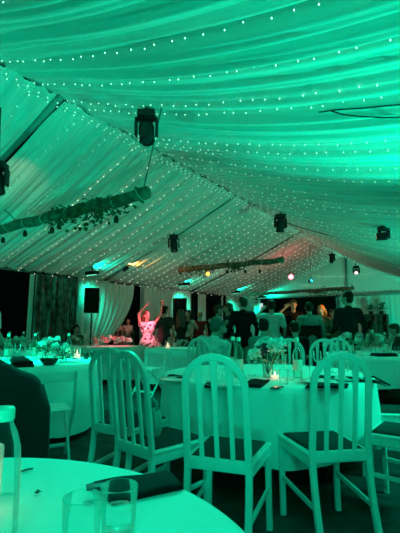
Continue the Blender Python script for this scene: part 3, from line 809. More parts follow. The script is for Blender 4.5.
flower_arrangement(onY(366, 7.95), 'large pale greenery arrangement in front of the woman in cream', h=.18, spread=.26, nb=14, seed=12, nl=120, br=.05, cols=('petal','petalpink','leafpale'), leafm='leafpale')
flower_arrangement(onY(386, 8.0), 'smaller greenery arrangement at the right, before the curtain', h=.13, spread=.18, nb=7, seed=13, nl=60, leafm='leafpale')
flower_arrangement(onY(352, 6.1), 'leafy flower arrangement on the right-hand table', h=.20, spread=.20, nb=9, seed=14, nl=90, leafm='leafpale')
for i, (x, Y, w) in enumerate([(345,5.9,'left of the flowers'),(360,5.7,'before the flowers'),(372,5.9,'right of the flowers'),(380,5.75,'behind the black jacket'),(388,6.2,'near the right chair'),(338,6.2,'left rim'),(395,6.1,'behind the right chair')]):
    use('wine' if i % 2 else 'tumbler', mk_wine if i % 2 else mk_tumbler, onY(x, Y), ('clear wine glass ' if i % 2 else 'clear tumbler ')+'on the right-hand table, '+w, 'drinking glasses on the tables')
for x, Y, w in ((350,5.8,'left'),(384,6.3,'right')):
    use('bottle', mk_bottle, onY(x, Y), 'capped bottle on the right-hand table, '+w+' of the flowers', 'table bottles')
q = onY(383, 5.62); napkin([q+Vector((-.16,.12,0)), q+Vector((.14,.16,0)), q+Vector((.17,-.02,0)), q+Vector((-.13,-.06,0))], 'black napkin at the front rim of the right-hand table', h=.035)
for x in (160, 168, 176): 
    use('candle' if x == 168 else 'tumbler', mk_candle if x == 168 else mk_tumbler, onY(x, 7.7), {160:'clear tumbler on the far white table, left of the candle',168:'lit candle jar on the far white table before the auburn-haired woman',176:'clear tumbler on the far white table, right of the candle'}[x], 'candles in glass jars' if x == 168 else 'drinking glasses on the tables')

# --- jacket chair at left
jc = chair(-.95, 1.80, -.30, 1, 'white arched chair under the dark jacket at the left edge')
def jacket():
    t = thing('jacket', 'dark jacket draped over the chair back at the left edge', 'jacket', jc.location, jc.rotation_euler.z)
    b = MB()
    yy = lambda z: -.245-.075*max(0, z-.45)/.57
    b.capsule((-.10,yy(.96),.955), (.10,yy(.96),.955), .050, .050)
    for q in (-1, 1):
        b.capsule((q*.08,yy(.95),.95), (q*.195,yy(.90),.895), .052, .060)
        b.capsule((q*.195,yy(.90),.895), (q*.205,yy(.40),.40), .060, .062)
        b.capsule((q*.10,yy(.90)-.02,.90), (q*.11,yy(.40)-.03,.38), .062, .060)
        b.capsule((q*.165,yy(.9)+.06,.88), (q*.19,yy(.4)+.14,.40), .045, .05)
    b.capsule((0,yy(.90)-.02,.91), (0,yy(.40)-.035,.38), .066, .060)
    me = remeshed(b, 'coat_body', .014, 6); me.materials.append(M['jacket']); link('coat_body', me, t)
    for q in (-1, 1):
        w = MB(); w.tube([(q*.215,yy(.88),.895), (q*.236,yy(.8)-.01,.80), (q*.240,yy(.6)-.01,.62), (q*.236,yy(.45)+.0,.46), (q*.234,yy(.45)+.01,.40)], [.046,.056,.054,.048,.044], 16)
        w.build('sleeve', M['jacket'], t)
    c = MB(); c.tube([(-.11,yy(1)+.05,.975), (-.07,yy(1)-.01,1.0), (0,yy(1)-.03,1.005), (.07,yy(1)-.01,1.0), (.11,yy(1)+.05,.975)], [.016,.022,.024,.022,.016], 10); c.build('collar', M['jacket'], t)
    return t
jacket()
# pale rounded bag on the seat of chair b
cb = CH['b']; bx = Matrix.LocRotScale(cb.location, cb.rotation_euler, None) @ Vector((-.04, -.05, .494))
t = thing('pale_bag', 'pale rounded cloth bag standing on the seat of a white arched chair', 'bag', bx, cb.rotation_euler.z)
def bagf(a, q):
    th = a*2*PI; z = .17*q; r = .078*math.sin(PI*(.18+.74*q))**.6*(1+.05*math.sin(7*th)); return (r*math.cos(th), r*.7*math.sin(th), z)
MB().grid(bagf, 40, 14, wrap=True).build('pouch', M['tulle'], t)
MB().tube([(-.05,0,.15), (-.04,0,.20), (0,0,.22), (.04,0,.20), (.05,0,.15)], .006, 8).build('handle', M['tulle'], t)

# ------------------------------------------------------------------ tent shell
def cusp(x): return abs(math.sin(PI*x))
def gather(u, w, seed):
    """cloth gathered into irregular soft pleats along u: 0 at the creases, 1 at the belly of each fold"""
    a = cusp(u/w + 1.1*noise.noise(Vector((u*.9/w*.4, seed, 0))))
    return a**.6
RAFT = [-1.7, 3.0, 7.7, 11.9]
def left_panel(u0, u1, name):
    L = u1-u0; nu = max(60, int(L/.018)); 
    def fn(a, t):
        u = u0+a*L; v = VR + (VL-VR)*t
        bel = .06*math.sin(PI*a)*math.sin(PI*t)
        uu = u + .05*math.sin(2.2*t+u*.7) + .05*noise.noise(Vector((u*2, t*3, 4)))
        k = .55+.45*math.sin(PI*min(1, t+.1))
        z = zleft(v) + .05 - k*(.085*gather(uu, .34, 3.0) + .055*gather(uu, .145, 8.0) + .018*gather(uu, .06, 5.0)) - bel
        return xy(u, v, z)
    return structure(MB().grid(fn, nu, 26).build(name, M['drape']))
lp = [(-3.4, -1.7-.06), (-1.7+.06, 3.0-.06), (3.0+.06, 7.7-.04), (7.7+.05, 11.9-.05), (11.9+.05, 17.1)]
for k, (a, b) in enumerate(lp): left_panel(a, b, 'ceiling')
def right_fn(a, t):
    u = UN+a*(UG-UN); v = VR-.02 + (VE-VR+.02)*t
    uu = u + .18*t*t + .05*noise.noise(Vector((u*1.3, t*2.5, 2)))
    k = .22+.78*math.sin(PI*min(1, t*.9+.02))**.7
    z = zright(v, u) + .06+.09*min(1,t*5) - k*(.13*gather(uu, .66, 11.0) + .12*gather(uu+.05*t, .27, 14.0) + .035*gather(uu-.04*t, .105, 15.0)) + .03*noise.noise(Vector((u*.7, 5.0, t*2)))
    return xy(u, v, z)
structure(MB().grid(right_fn, 1250, 40).build('ceiling', M['drape']))
# frame beams
for k, u in enumerate(RAFT+[17.0]):
    b = MB(); a0 = xy(u, VR, ZR+.02); a1 = xy(u, VL, ZL+.02)
    b.sweep([a0, a1], (ST, CT, 0), .12, .11); structure(b.build('rafter', M['alu']))
    b = MB(); b.sweep([xy(u, VL-.08, 0), xy(u, VL-.08, ZL+.05)], (ST, CT, 0), .10, .10); structure(b.build('trim_%d' % (k+1), M['alu']))
b = MB(); b.sweep([xy(UN, VR, ZR+.26), xy(UG, VR, ZR+.26)], (0,0,1), .10, .10); structure(b.build('ridge_beam', M['alu']))
b = MB(); b.sweep([xy(UN, VL-.14, ZL+.02), xy(UG, VL-.14, ZL+.02)], (0,0,1), .10, .12); structure(b.build('eave_beam', M['alu']))
b = MB(); b.sweep([xy(UN, VE+.02, zright(VE)), xy(UG, VE+.02, zright(VE))], (0,0,1), .10, .12); structure(b.build('eave_beam', M['alu']))
structure(MB().grid(lambda a, t: xy(UN+a*(UG-UN), VR-.09+.20*t, ZR+.03-.03*math.sin(PI*t)+.012*math.sin(a*160)), 400, 7).build('ridge_cover', M['drape']))
b = MB(); b.tube([xy(10.3, VR+.1+.3*i, zright(VR+.1+.3*i, 10.3)-.05) for i in range(19)], .028, 8); structure(b.build('rafter', M['alu']))
# floor and ground
fl = MB(); c0 = [xy(UN, VL), xy(UG, VL), xy(UG, VE), xy(UN, VE)]
fl.ring_tube([[p+Vector((0,0,-.06)) for p in c0], c0]); structure(fl.build('floor', M['carpet'], smooth=False))
g = MB(); g.ring_tube([[xy(u, v, z) for u, v in ((-20,-40),(50,-40),(50,20),(-20,20))] for z in (-.2, -.062)]); structure(g.build('ground', M['ground'], smooth=False))
# walls
def curtain(name, u0, u1, z0, z1, v, label, seed, amp=.05, period=.16, tie=None, m='drape2', cat='curtain', struct=False, axis='u'):
    L = abs(u1-u0); nu = max(24, int(L/.02)); rnd = random.Random(seed); ph = rnd.uniform(0, 9)
    def fn(a, t):
        z = z1+(z0-z1)*t
        if tie is None: uu = u0+(u1-u0)*a
        else:
            e0, e1 = tie(t); uu = e0+(e1-e0)*a
        s = a*L
        w = amp*(.65*math.sin(2*PI*s/period+ph+1.2*math.sin(s*2.1+seed)) + .35*math.sin(2*PI*s/period*1.73+ph*2))
        w *= (.75+.35*t)
        if tie is not None: w *= .8+.5*t
        return xy(uu, v+w, z) if axis == 'u' else xy(v+w, uu, z)
    o = MB().grid(fn, nu, 20).build(name, M[m])
    if struct: return structure(o)
    return tag(o, label, cat, 'tent side curtains')
def uL(px, py=330, v=VL): return uv(atv(px, py, v))[0]
# left side: what hangs along it, from the left edge of the picture to the far corner
structure(MB().grid(lambda a, t: xy(UN+a*(uL(-40)-UN), VL, 2.5*(1-t)), 40, 6).build('wall_left', M['drape2']))
u30, u33, u74, u76, u130, u142, u166, u190, u197, u205, u226, u240, u252 = [uL(x, 300) for x in (30,33,74,76,131,141,168,190,197,205,226,241,252)]
curtain('curtain', uL(27.5, 300), u33+.06, .02, 2.36, VL+.05, 'narrow pale curtain at the edge of the left dark opening', 2, amp=.03, period=.10)
# foil fringe
fr = MB(); rnd = random.Random(4)
for k in range(150):
    u = u33+.03+(u74-u33-.05)*(k/149.0)+rnd.uniform(-.01,.01); v = VL+.09+rnd.uniform(-.03,.03); w = rnd.uniform(.008,.02); tw = rnd.uniform(-2,2); ph = rnd.uniform(0,6)
    vs = []
    for j in range(14):
        z = 2.38-2.2*j/13; a = ph+tw*j/13*1.5; du = w*math.cos(a); dv = w*math.sin(a); off = .012*math.sin(j*.8+ph)
        vs.append((fr.bm.verts.new(xy(u-du+off, v-dv, z)), fr.bm.verts.new(xy(u+du+off, v+dv, z))))
    for j in range(13):
        f = fr.bm.faces.new((vs[j][0], vs[j][1], vs[j+1][1], vs[j+1][0])); f.material_index = 1 if k % 5 == 2 else 0
o = fr.build('foil_fringe_curtain', [M['fringe'], M['redfoil']], smooth=False); tag(o, 'dark shimmering foil fringe curtain beside the left dark opening', 'fringe curtain')
b = MB(); b.sweep([xy(u33, VL+.04, 2.40), xy(u74+.04, VL+.04, 2.40)], (0,0,1), .03, .03); b.sweep([xy(u74+.03, VL+.04, 0), xy(u74+.03, VL+.04, 2.42)], (ST,CT,0), .04, .04)
b.sweep([xy(u33, VL+.04, 0), xy(u33, VL+.04, 2.42)], (ST,CT,0), .03, .03)
o = sharp(b.build('fringe_frame', M['black'])); tag(o, 'thin black frame carrying the foil fringe curtain', 'frame')
structure(MB().grid(lambda a, t: xy(u33+a*(u74-u33), VL-.01, 2.45*(1-t)), 6, 4).build('wall_left', M['backdrop']))
structure(MB().grid(lambda a, t: xy(u74+.03+a*(u76+.55*(u130-u76)-u74), VL-.01+.012*math.sin(a*60), 2.45*(1-t)), 60, 4).build('wall_left', M['drape2']))
def tie_left(t):
    # gathered to the left at about chest height
    k = min(1, t/.72); e1 = u130 + (uL(101, 338)-u130)*(k**2.1)
    if t > .72: e1 += (t-.72)*.35
    return (u76+.02+.10*t, e1)
curtain('curtain', u76, u130, .03, 2.36, VL+.10, 'pale tied-back curtain behind the left loudspeaker', 5, amp=.06, period=.20, tie=tie_left)
curtain('curtain', u142, u166, .03, 2.36, VL+.08, 'straight grey curtain right of the dark opening with the girl', 6, amp=.05, period=.19)
curtain('curtain', u166, u190, .03, 2.38, VL+.05, 'bright green-lit curtain behind the second loudspeaker', 7, amp=.04, period=.2)
structure(MB().grid(lambda a, t: xy(u142+a*(u190-u142), VL-.03, 2.45*(1-t)), 6, 4).build('wall_left', M['drape2']))
structure(MB().grid(lambda a, t: xy(u190+a*(u197-u190), VL-.06, 2.45*(1-t)), 4, 4).build('wall_left', M['backdrop']))
curtain('curtain', u197, u205, .03, 2.38, VL+.05, 'narrow pale curtain gathered beside the white pole', 8, amp=.03, period=.15)
structure(MB().grid(lambda a, t: xy(u205+a*(u226-u205), VL-.02+.01*math.sin(a*40), 2.45*(1-t)), 40, 4).build('wall_left', M['backdrop']))
curtain('curtain', u226, u252, .03, 2.38, VL+.05, 'green-lit curtain left of the man in the black shirt', 9, amp=.05, period=.2)
structure(MB().grid(lambda a, t: xy(u205+a*(UG-u205), VL-.08, 2.45*(1-t)), 4, 4).build('wall_left', M['drape2']))
curtain('curtain', u252, UG-.05, .03, 2.38, VL+.06, 'far curtain at the corner behind the man in the black shirt', 10, amp=.05, period=.2)
# far gable
def gz(v): return (zright(v, UG) if v > VR else zleft(v))
def gab(a, t):
    v = VL+a*(VE-VL); zt = gz(v)+.05; return xy(UG+.03+.018*gather(v, .30, 6.0)+.008*gather(v, .11, 2.0), v, 2.35+(zt-2.35)*t)
structure(MB().grid(gab, 260, 6).build('wall_far', M['drape']))
b = MB(); b.sweep([xy(UG-.05, VL, 2.44), xy(UG-.05, VE, 2.44)], (0,0,1), .08, .12); structure(b.build('trim_9', M['alu']))
b = MB(); b.sweep([xy(UG-.05, VR+.05, 2.44), xy(UG-.05, VR+.05, ZR)], (ST,CT,0), .08, .08); structure(b.build('trim_10', M['alu']))
def vG(px, py=310, u=UG): return uv(atu(px, py, u))[1]
structure(MB().grid(lambda a, t: xy(UG+.02, VL+a*(VE-VL), 2.4*(1-t)), 6, 4).build('wall_far', M['drape2']))
def gcurt(pa, pb, label, seed, amp=.035): return curtain('curtain', vG(pa), vG(pb), .03, 2.38, UG-.10, label, seed, amp=amp, period=.22, axis='v')
gcurt(340, 366, 'green-lit end curtain behind the tall man', 21); gcurt(366, 388, 'green-lit end curtain behind the dark cabinets', 22); gcurt(388, 425, 'green-lit end curtain at the right edge', 23)
vb0, vb1 = vG(266), vG(340)
o = MB().box(xy(UG-.55, (vb0+vb1)/2, 1.2), (abs(vb1-vb0), .05, 2.4), Matrix.Rotation(-TH, 3, 'Z')).build('stage_backdrop', M['backdrop'], smooth=False); tag(o, 'black stage backdrop behind the singer', 'backdrop')
# right side and near end (behind the camera)
curtain('wall_right', UN, UG, 0, zright(VE), VE, '', 31, amp=.05, period=.3, m='drape', struct=True)
structure(MB().grid(lambda a, t: xy(UN, VL+a*(VE-VL), (zright(VL+a*(VE-VL)) if VL+a*(VE-VL) > VR else zleft(VL+a*(VE-VL)))*(1-t)), 40, 4).build('wall_near', M['drape']))

# display cabinets at the far right
def cabinet(px, label):
    v = vG(px, 318, UG-.5); c = xy(UG-.55, v, 0)
    t = thing('display_cabinet', label, 'cabinet', c, -TH)
    w, h, d = .42, 1.62, .35
    MB().box((0, d/2, h/2), (w, .02, h)).build('back_panel', M['darkwood'], t, smooth=False)
    for q in (-1, 1): MB().box((q*w/2, 0, h/2), (.04, d, h), bev=.004).build('side_panel', M['darkwood'], t, smooth=False)
    for z in (.03, .45, .85, 1.25, h): MB().box((0, 0, z), (w, d, .03), bev=.003).build('shelf', M['darkwood'], t, smooth=False)
    MB().box((0, -d/2, h/2), (.03, .03, h)).build('door_stile', M['darkwood'], t, smooth=False)
    return c + Vector((0,0,h+.015))
c1 = cabinet(371.5, 'dark display cabinet behind the woman in cream, left of two'); c2 = cabinet(382, 'dark display cabinet at the far right, right of two')
def potted(p, label, s=.22, seed=1):
    t = thing('potted_plant', label, 'plant', p); rnd = random.Random(seed)
    MB().lathe([(.001,0),(.07,0),(.09,.12),(.08,.12),(.001,.11)], 20).build('pot', M['jar'], t)
    lf = MB()
    for k in range(90):
        a = rnd.uniform(0,6.28); e = rnd.uniform(.1,1.4); d = Vector((math.cos(a)*math.cos(e), math.sin(a)*math.cos(e), math.sin(e)))
        lf.leaf(Vector((0,0,.14))+d*rnd.uniform(.02,s), d+Vector((rnd.uniform(-.5,.5), rnd.uniform(-.5,.5), 0)), (0,0,1), rnd.uniform(.08,.14), .05)
    lf.build('foliage', M['leaf'], t, smooth=False)
potted(c1, 'leafy potted plant on top of the left dark cabinet', .2, 3); potted(c2, 'leafy potted plant on top of the right dark cabinet', .26, 4)
# white pole on the left
b = MB(); pp = xy(uL(214.5, 300), VL+.35, 0); b.tube([pp, pp+Vector((0,0,2.32))], .035, 12); b.lathe([(.001,0),(.16,0),(.16,.02),(.04,.03)], 20, pp)
o = b.build('tent_pole', M['white']); tag(o, 'white pole standing by the curtain behind the blond woman', 'pole')

# loudspeakers on stands
def loudspeaker(px, py0, py1, w_px, Y, label, slabel, face):
    a = aty(px, py0, Y); b = aty(px, py1, Y); h = a.z-b.z; w = w_px/400*Y
    base = (a.x, a.y, 0)
    st = thing('speaker_stand', slabel, 'stand', base, face)
    MB().tube([(0,0,.25), (0,0,b.z+.02)], .02, 10).build('pole', M['black'], st)
    MB().lathe([(.02,.55),(.04,.55),(.04,.62),(.02,.62)], 12).build('collar', M['black'], st)
    for k in range(3):
        q = k*2*PI/3+.4; MB().tube([(0,0,.58), (.45*math.cos(q), .45*math.sin(q), .015)], .014, 8).build('leg', M['black'], st)
    t = thing('loudspeaker', label, 'loudspeaker', (a.x, a.y, b.z+.02), face)
    d = w*.9
    bx = [(-w/2,-d*.35),(w/2,-d*.35),(w*.36,d*.5),(-w*.36,d*.5)]
    cb = MB(); cb.ring_tube([[(x*.96,y*.96,0) for x,y in bx],[(x,y,.02) for x,y in bx],[(x,y,h-.02) for x,y in bx],[(x*.96,y*.96,h) for x,y in bx]]); sharp(cb.build('cabinet', M['black'], t), 30)
    MB().box((0,-d*.35-.006,h*.5), (w*.9,.012,h*.92), bev=.01).build('grille', M['metal'] if False else M['backdrop'], t)
    MB().tube([(w*.44,-.05,h*.55),(w*.49,-.05,h*.57),(w*.49,.05,h*.57),(w*.44,.05,h*.55)], .012, 8).build('handle', M['black'], t)
loudspeaker(92.5, 289, 314, 14.5, 10.0, 'black loudspeaker on a stand before the tied-back curtain at left', 'black tripod stand under the left loudspeaker', yaw(-.2, 1))
loudspeaker(180, 299, 323, 13.5, 11.6, 'black loudspeaker on a stand behind the auburn-haired woman', 'black tripod stand behind the auburn-haired woman', yaw(0, 1))

# ------------------------------------------------------------------ hanging logs
def hung_log(R, L, rad, label, leaves, seed, clumps, wire_to, jars, jl):
    rnd = random.Random(seed); R = Vector(R); L = Vector(L); ax = (L-R); n = 26
    t = thing('hanging_log', label, 'log', R)
    pts = [ax*(i/n)+Vector((0,0,.012*math.sin(i*.9+seed))) for i in range(n+1)]
    MB().tube(pts, [rad*(1+.06*math.sin(i*1.7+seed)) for i in range(n+1)], 16).build('trunk', M['log'], t)
    d = ax.normalized(); side = d.cross(Vector((0,0,1))).normalized(); up = side.cross(d)
    for k in range(7):
        c = ax*(.03+.93*k/6*rnd.uniform(.9,1))
        ring = [c+(side*math.cos(q*PI/8)+up*math.sin(q*PI/8))*rad*1.10+d*.05*math.sin(q*PI/8+k) for q in range(16)]
        MB().tube(ring, .006, 6, closed=True).build('wrapped_wire', M['wire'], t)
    lf = MB()
    for k in range(leaves):
        f = rnd.choice(clumps); c = ax*min(.98, max(.02, rnd.gauss(f[0], f[1])))
        a = rnd.uniform(0, 2*PI); off = (side*math.cos(a)+up*math.sin(a))*rad*rnd.uniform(.95, 1.7) - Vector((0,0,rnd.random()**2*f[2]))
        lf.leaf(c+off, Vector((rnd.uniform(-1,1), rnd.uniform(-1,1), rnd.uniform(-1,.6))), (0,0,1), rnd.uniform(.06,.11), rnd.uniform(.04,.07))
    if leaves: lf.build('ivy', M['leaf'], t, smooth=False)
    for f, tgt in wire_to:
        MB().tube([ax*f+Vector((0,0,rad*.6)), Vector(tgt)-R], .007, 6).build('suspension_wire', M['metal'], t)
    for k, (f, drop) in enumerate(jars):
        j = thing('hanging_lantern', 'small dark lantern hanging under the %s, %s from its right end' % (jl, ORD[k]), 'lantern', R+ax*f-Vector((0,0,drop)), 0, 'lanterns under the logs')
        MB().tube([(0,0,drop-rad*.9), (0,0,.09)], .003, 6).build('cord', M['wire'], j)
        MB().lathe([(.001,0),(.028,.0),(.034,.012),(.034,.06),(.022,.08),(.022,.095),(.001,.095)], 16).build('jar', M['jar'], j)
    return t
R1 = Vector((-.66, 4.8, 2.80)); L1 = Vector((-3.40, 6.65, 2.80))
hung_log(R1, L1, .078, 'thick ivy-covered log hanging on the left, nearest of the three', 360, 1, [(.20,.07,.14),(.34,.08,.20),(.48,.07,.16)], [(.02, at_ceiling(163, 101)), (.85, xy(uv(L1)[0], -6.55, zleft(-6.55)))],
         [(.16,.30),(.52,.22),(.57,.26),(.78,.22),(.97,.25)], 'nearest log')
R2 = Vector((2.07, 9.83, 2.80)); L2 = Vector((-.60, 11.62, 2.80))
hung_log(R2, L2, .075, 'second hanging log with a greenery clump, over the dance floor', 260, 2, [(.78,.10,.12),(.42,.04,.10)], [(.02, at_ceiling(291, 232)), (.7, xy(uv(L2)[0]-.3, -6.6, zleft(-6.6)))],
         [(.2,.28),(.33,.25),(.5,.22)], 'second log')
R3 = CAM+ray(354, 288)*14.5; L3 = CAM+ray(250, 294.5)*16.7
hung_log(R3, L3, .062, 'third hanging log, farthest, above the stage', 260, 3, [(.12,.07,.16),(.30,.06,.22)], [(.08, R3+Vector((-.15,.1,.0))+Vector((0,0,1.2))), (.8, L3+Vector((.5,-.4,.75)))],
         [(.15,.3),(.3,.35),(.42,.3)], 'farthest log')

# ------------------------------------------------------------------ light fixtures
def moving_head(p, size, label, lens='lens_off', aim=(0,0,-1), twist=0.0):
    """base box, yoke with two arms, barrel head with lens; hangs from p"""
    t = thing('moving_head_light', label, 'stage light', p, twist)
    k = size/.52
    MB().box((0,0,-.05*k), (.26*k,.22*k,.10*k), bev=.012*k).build('base', M['black'], t)
    b = MB(); b.box((0,0,-.115*k), (.30*k,.12*k,.03*k), bev=.008*k)
    for q in (-1,1): b.box((q*.155*k,0,-.24*k), (.035*k,.13*k,.27*k), bev=.012*k)
    b.build('yoke', M['black'], t)
    d = Vector(aim).normalized(); rot = d.to_track_quat('Z','Y').to_matrix()
    h = MB(); h.lathe([(.001,-.15*k),(.075*k,-.15*k),(.105*k,-.12*k),(.118*k,-.05*k),(.118*k,.05*k),(.105*k,.16*k),(.112*k,.18*k),(.112*k,.21*k),(.098*k,.212*k),(.095*k,.195*k),(.001*k,.195*k)], 24)
    bmesh.ops.rotate(h.bm, cent=(0,0,0), matrix=rot, verts=h.bm.verts[:]); bmesh.ops.translate(h.bm, vec=(0,0,-.29*k), verts=h.bm.verts[:])
    hd = h.build('head', M['black'], t)
    l = MB(); l.lathe([(.001,.206*k),(.05*k,.205*k),(.092*k,.198*k),(.001,.19*k)], 20)
    bmesh.ops.rotate(l.bm, cent=(0,0,0), matrix=rot, verts=l.bm.verts[:]); bmesh.ops.translate(l.bm, vec=(0,0,-.29*k), verts=l.bm.verts[:])
    l.build('lens', M[lens], hd)
    b = MB(); b.tube([(0,0,0),(0,0,.15*k)], .02*k, 8).tube([(-.03*k,0,.06*k),(.03*k,0,.06*k)], .012*k, 8); b.build('clamp', M['metal'], t)
    return t
def spot(p, target, color, power, angle, blend=.6, radius=.08):
    L = bpy.data.lights.new('lamp', 'SPOT'); L.energy = power; L.color = color; L.spot_size = math.radians(angle); L.spot_blend = blend; L.shadow_soft_size = radius
    o = bpy.data.objects.new('spot_beam', L); C.objects.link(o); o.location = p
    o.rotation_euler = (Vector(target)-Vector(p)).to_track_quat('-Z','Y').to_euler(); return o
def ch(x, y, dz=.05): 
    q = at_ceiling(x, y); return q-Vector((0,0,dz))
pm = ch(147, 104, .10); moving_head(pm, .040*pm.y*2.45*.95, 'large black moving-head light hanging below the ridge, nearest and biggest', aim=(.1,-.3,-1))
pl = aty(-2, 163, 4.6); moving_head(pl, .40, 'black moving-head light at the left edge of the picture', aim=(.2,-.1,-1))
b = MB(); b.tube([pl+Vector((0,0,.0)), pl+Vector((-.05,.05,.75))], .012, 8); o = b.build('hanging_rod', M['metal']); tag(o, 'thin rod holding the moving-head light at the left edge', 'rod')
p3 = ch(174, 231, .11); moving_head(p3, .42, 'small black moving-head light on the left slope beneath the ridge', aim=(.1,-.2,-1))
p4 = ch(280, 210, .11); moving_head(p4, .44, 'black moving-head light at the ridge above the second log', aim=(0,.3,-1), twist=.2)
p5 = ch(332, 251, .11); moving_head(p5, .38, 'farther small black moving-head light at the ridge, over the stage', aim=(-.5,.2,-1), twist=.6)
p6 = ch(383, 221, .11); moving_head(p6, .34, 'dark head with amber glow under the right ceiling slope', lens='lens_amber', aim=(-1,.75,-.05), twist=.3)
p7 = atu(356, 266, 15.0); moving_head(p7, .36, 'moving-head light with a pinkish white lens at the far ridge', lens='lens_white', aim=(-.35,-.8,-.45))
b = MB(); b.tube([p7, Vector((p7.x, p7.y, zright(uv(p7)[1], 15.0)+.02))], .008, 6); o = b.build('hanging_rod', M['metal']); tag(o, 'thin rod above the light with the pinkish white lens', 'rod')
# lamps on the logs
def par(p, aim, label, lens, size=.13, stand=False):
    t = thing('par_light', label, 'stage light', p); d = Vector(aim).normalized(); rot = d.to_track_quat('Z','Y').to_matrix()
    def lp_(prof, nm, m):
        b = MB(); b.lathe(prof, 20); bmesh.ops.rotate(b.bm, cent=(0,0,0), matrix=rot, verts=b.bm.verts[:]); b.build(nm, m, t)
    s = size
    lp_([(.001,-s*1.1),(s*.5,-s*1.1),(s*.62,-s*.9),(s*.66,s*.5),(s*.70,s*.55),(s*.66,s*.6),(s*.6,s*.4),(.001,s*.38)], 'can', M['black'])
    lp_([(.001,s*.46),(s*.3,s*.46),(s*.58,s*.40),(.001,s*.385)], 'lens', M[lens])
    b = MB(); b.tube([(-s*.72,0,0),(-s*.72,0,s*.9),(0,0,s*1.15),(s*.72,0,s*.9),(s*.72,0,0)], s*.06, 8); b.build('yoke', M['black'], t)
    return t
pr = aty(291, 277, 13.6); par(pr, (-.25,-1,-.1), 'red glowing lamp above the stage between second and third log', 'lens_red', .15)
b = MB(); b.tube([pr+Vector((0,0,.13)), Vector((pr.x, pr.y, zleft(uv(pr)[1])-.02))], .004, 6); o = b.build('hanging_rod', M['metal']); tag(o, 'thin rod holding the red lamp above the stage', 'rod')
pa = R2.lerp(L2, .70)+Vector((.02,-.12,-.20)); par(pa, (-.1,-1,-.1), 'amber glowing lamp under the second hanging log', 'lens_amber', .11)
pc = aty(311, 281, 13.2); par(pc, (.2,-1,.1), 'cyan glowing lamp near the far ivy clump on the third log', 'lens_cyan', .10)
b = MB(); b.tube([pc+Vector((0,0,.08)), Vector((pc.x, pc.y, zleft(uv(pc)[1])-.02))], .004, 6); o = b.build('hanging_rod', M['metal']); tag(o, 'thin rod holding the cyan lamp near the third log', 'rod')
po = at_ceiling(126, 263); par(po-Vector((0,0,.14)), (.5,.3,.5), 'amber lamp under the left slope pointing up along the drape', 'lens_amber', .09)

GREEN = (.0, 1.0, .55); CYAN = (.0, 1.0, .60)
# wall wash fixtures under the left eave, and their light on the curtains
def wash(px, py, label, power, vo=.55):
    q = atv(px, py, VL+vo); u, v = uv(q); z = min(q.z, zleft(v)-.12)
    p = xy(u, v, z)
    t = thing('wall_washer', label, 'stage light', p, PI/2-TH)
    MB().box((0,0,0), (.13,.40,.10), bev=.02).build('housing', M['black'], t)
    ln = MB()
    for k in range(5): ln.ball((-.01,-.15+k*.075,-.045), (.028,.028,.014), 2)
    ln.build('led_row', M['lens_green'], t)
    MB().tube([(0,0,.04), (0,0,zleft(v)-z-.01)], .012, 8).build('bracket', M['black'], t)
    spot(p+Vector((0,0,-.06)), atv(px-1, py+32, VL), CYAN, power*.8, 75, 1.0, .10)
    spot(p+Vector((.05,-.05,.08)), xy(u+1.0, VL+1.2, 2.98), CYAN, power*.30, 120, .9, .06)
    return p
wash(92, 273, 'black lamp under the eave above the left loudspeaker', 130)
wash(184, 282, 'black lamp under the eave above the second loudspeaker', 300)
wash(236, 291, 'black lamp under the eave left of the man in the black shirt', 240)
wash(262, 297, 'black lamp under the eave at the far left corner of the tent', 200)
# unseen fill cans added to light the ceiling slopes and the far end
def fill_can(p, aim, label, power, angle=110, color=GREEN, lens='lens_green', radius=.12):
    p = Vector(p); t = par(p, Vector(aim)-p, label, lens, .12)
    spot(p+(Vector(aim)-p).normalized()*.12, aim, color, power, angle, .9, radius)
    MB().tube([(-.086,0,0), (-.086,0,-p.z+.01)], .01, 8).build('stand_leg', M['black'], t)
    MB().tube([(.086,0,0), (.086,0,-p.z+.01)], .01, 8).build('stand_leg', M['black'], t)
fill_can(xy(-.6, 1.05, .3), xy(1.5, -2.5, 3.4), 'added unseen green fill lamp beside the camera by the right wall', 180)
fill_can(xy(5.4, 1.0, .3), xy(3.5, -.5, 2.8), 'added unseen green fill lamp by the right wall, second along it', 1000, 75)
fill_can(xy(9.0, 1.0, .3), xy(8.8, -1.5, 3.1), 'added unseen green fill lamp by the right wall, third along it', 330)
fill_can(xy(13.4, -.9, .3), xy(17.1, -2.2, 1.9), 'added unseen green fill lamp by the right wall, nearest the far curtain', 330)
fill_can(xy(.6, -7.4, .3), xy(2.6, -6.2, 3.2), 'added green fill lamp by the left wall outside the picture', 270)
# fill lamps on stands, added out of view to brighten tables and chairs
def fill_stand(p, aim, power, label, angle=80, radius=.2):
    p = Vector(p); t = par(p, Vector(aim)-p, label, 'lens_green', .16)
    MB().tube([(0,0,-.1), (0,0,-p.z+.02)], .02, 8).build('stand_pole', M['black'], t)
    MB().lathe([(.001,-p.z+.0),(.25,-p.z+.0),(.25,-p.z+.03),(.03,-p.z+.04)], 24).build('stand_foot', M['black'], t)
    spot(p+(Vector(aim)-p).normalized()*.2, aim, GREEN, power, angle, .7, radius)
fill_stand((-.1,-1.5,2.25), (.3,3.2,.5), 90, 'added unseen green fill lamp on a tall stand behind the camera')
fill_stand((3.0,2.7,1.9), (1.1,3.3,.5), 150, 'added unseen green fill lamp on a tall stand right of the middle table', 60)
# head lights overhead shine on the tables
spot(pm+Vector((0,-.05,-.45)), (-.5,.9,.7), GREEN, 340, 34, .5, .08)
spot(p4+Vector((0,0,-.5)), (.7,6.4,.8), GREEN, 300, 90, .8, .1)
spot(pl+Vector((.05,.05,-.44)), (-2.0,5.4,.7), GREEN, 480, 75, .8, .1)
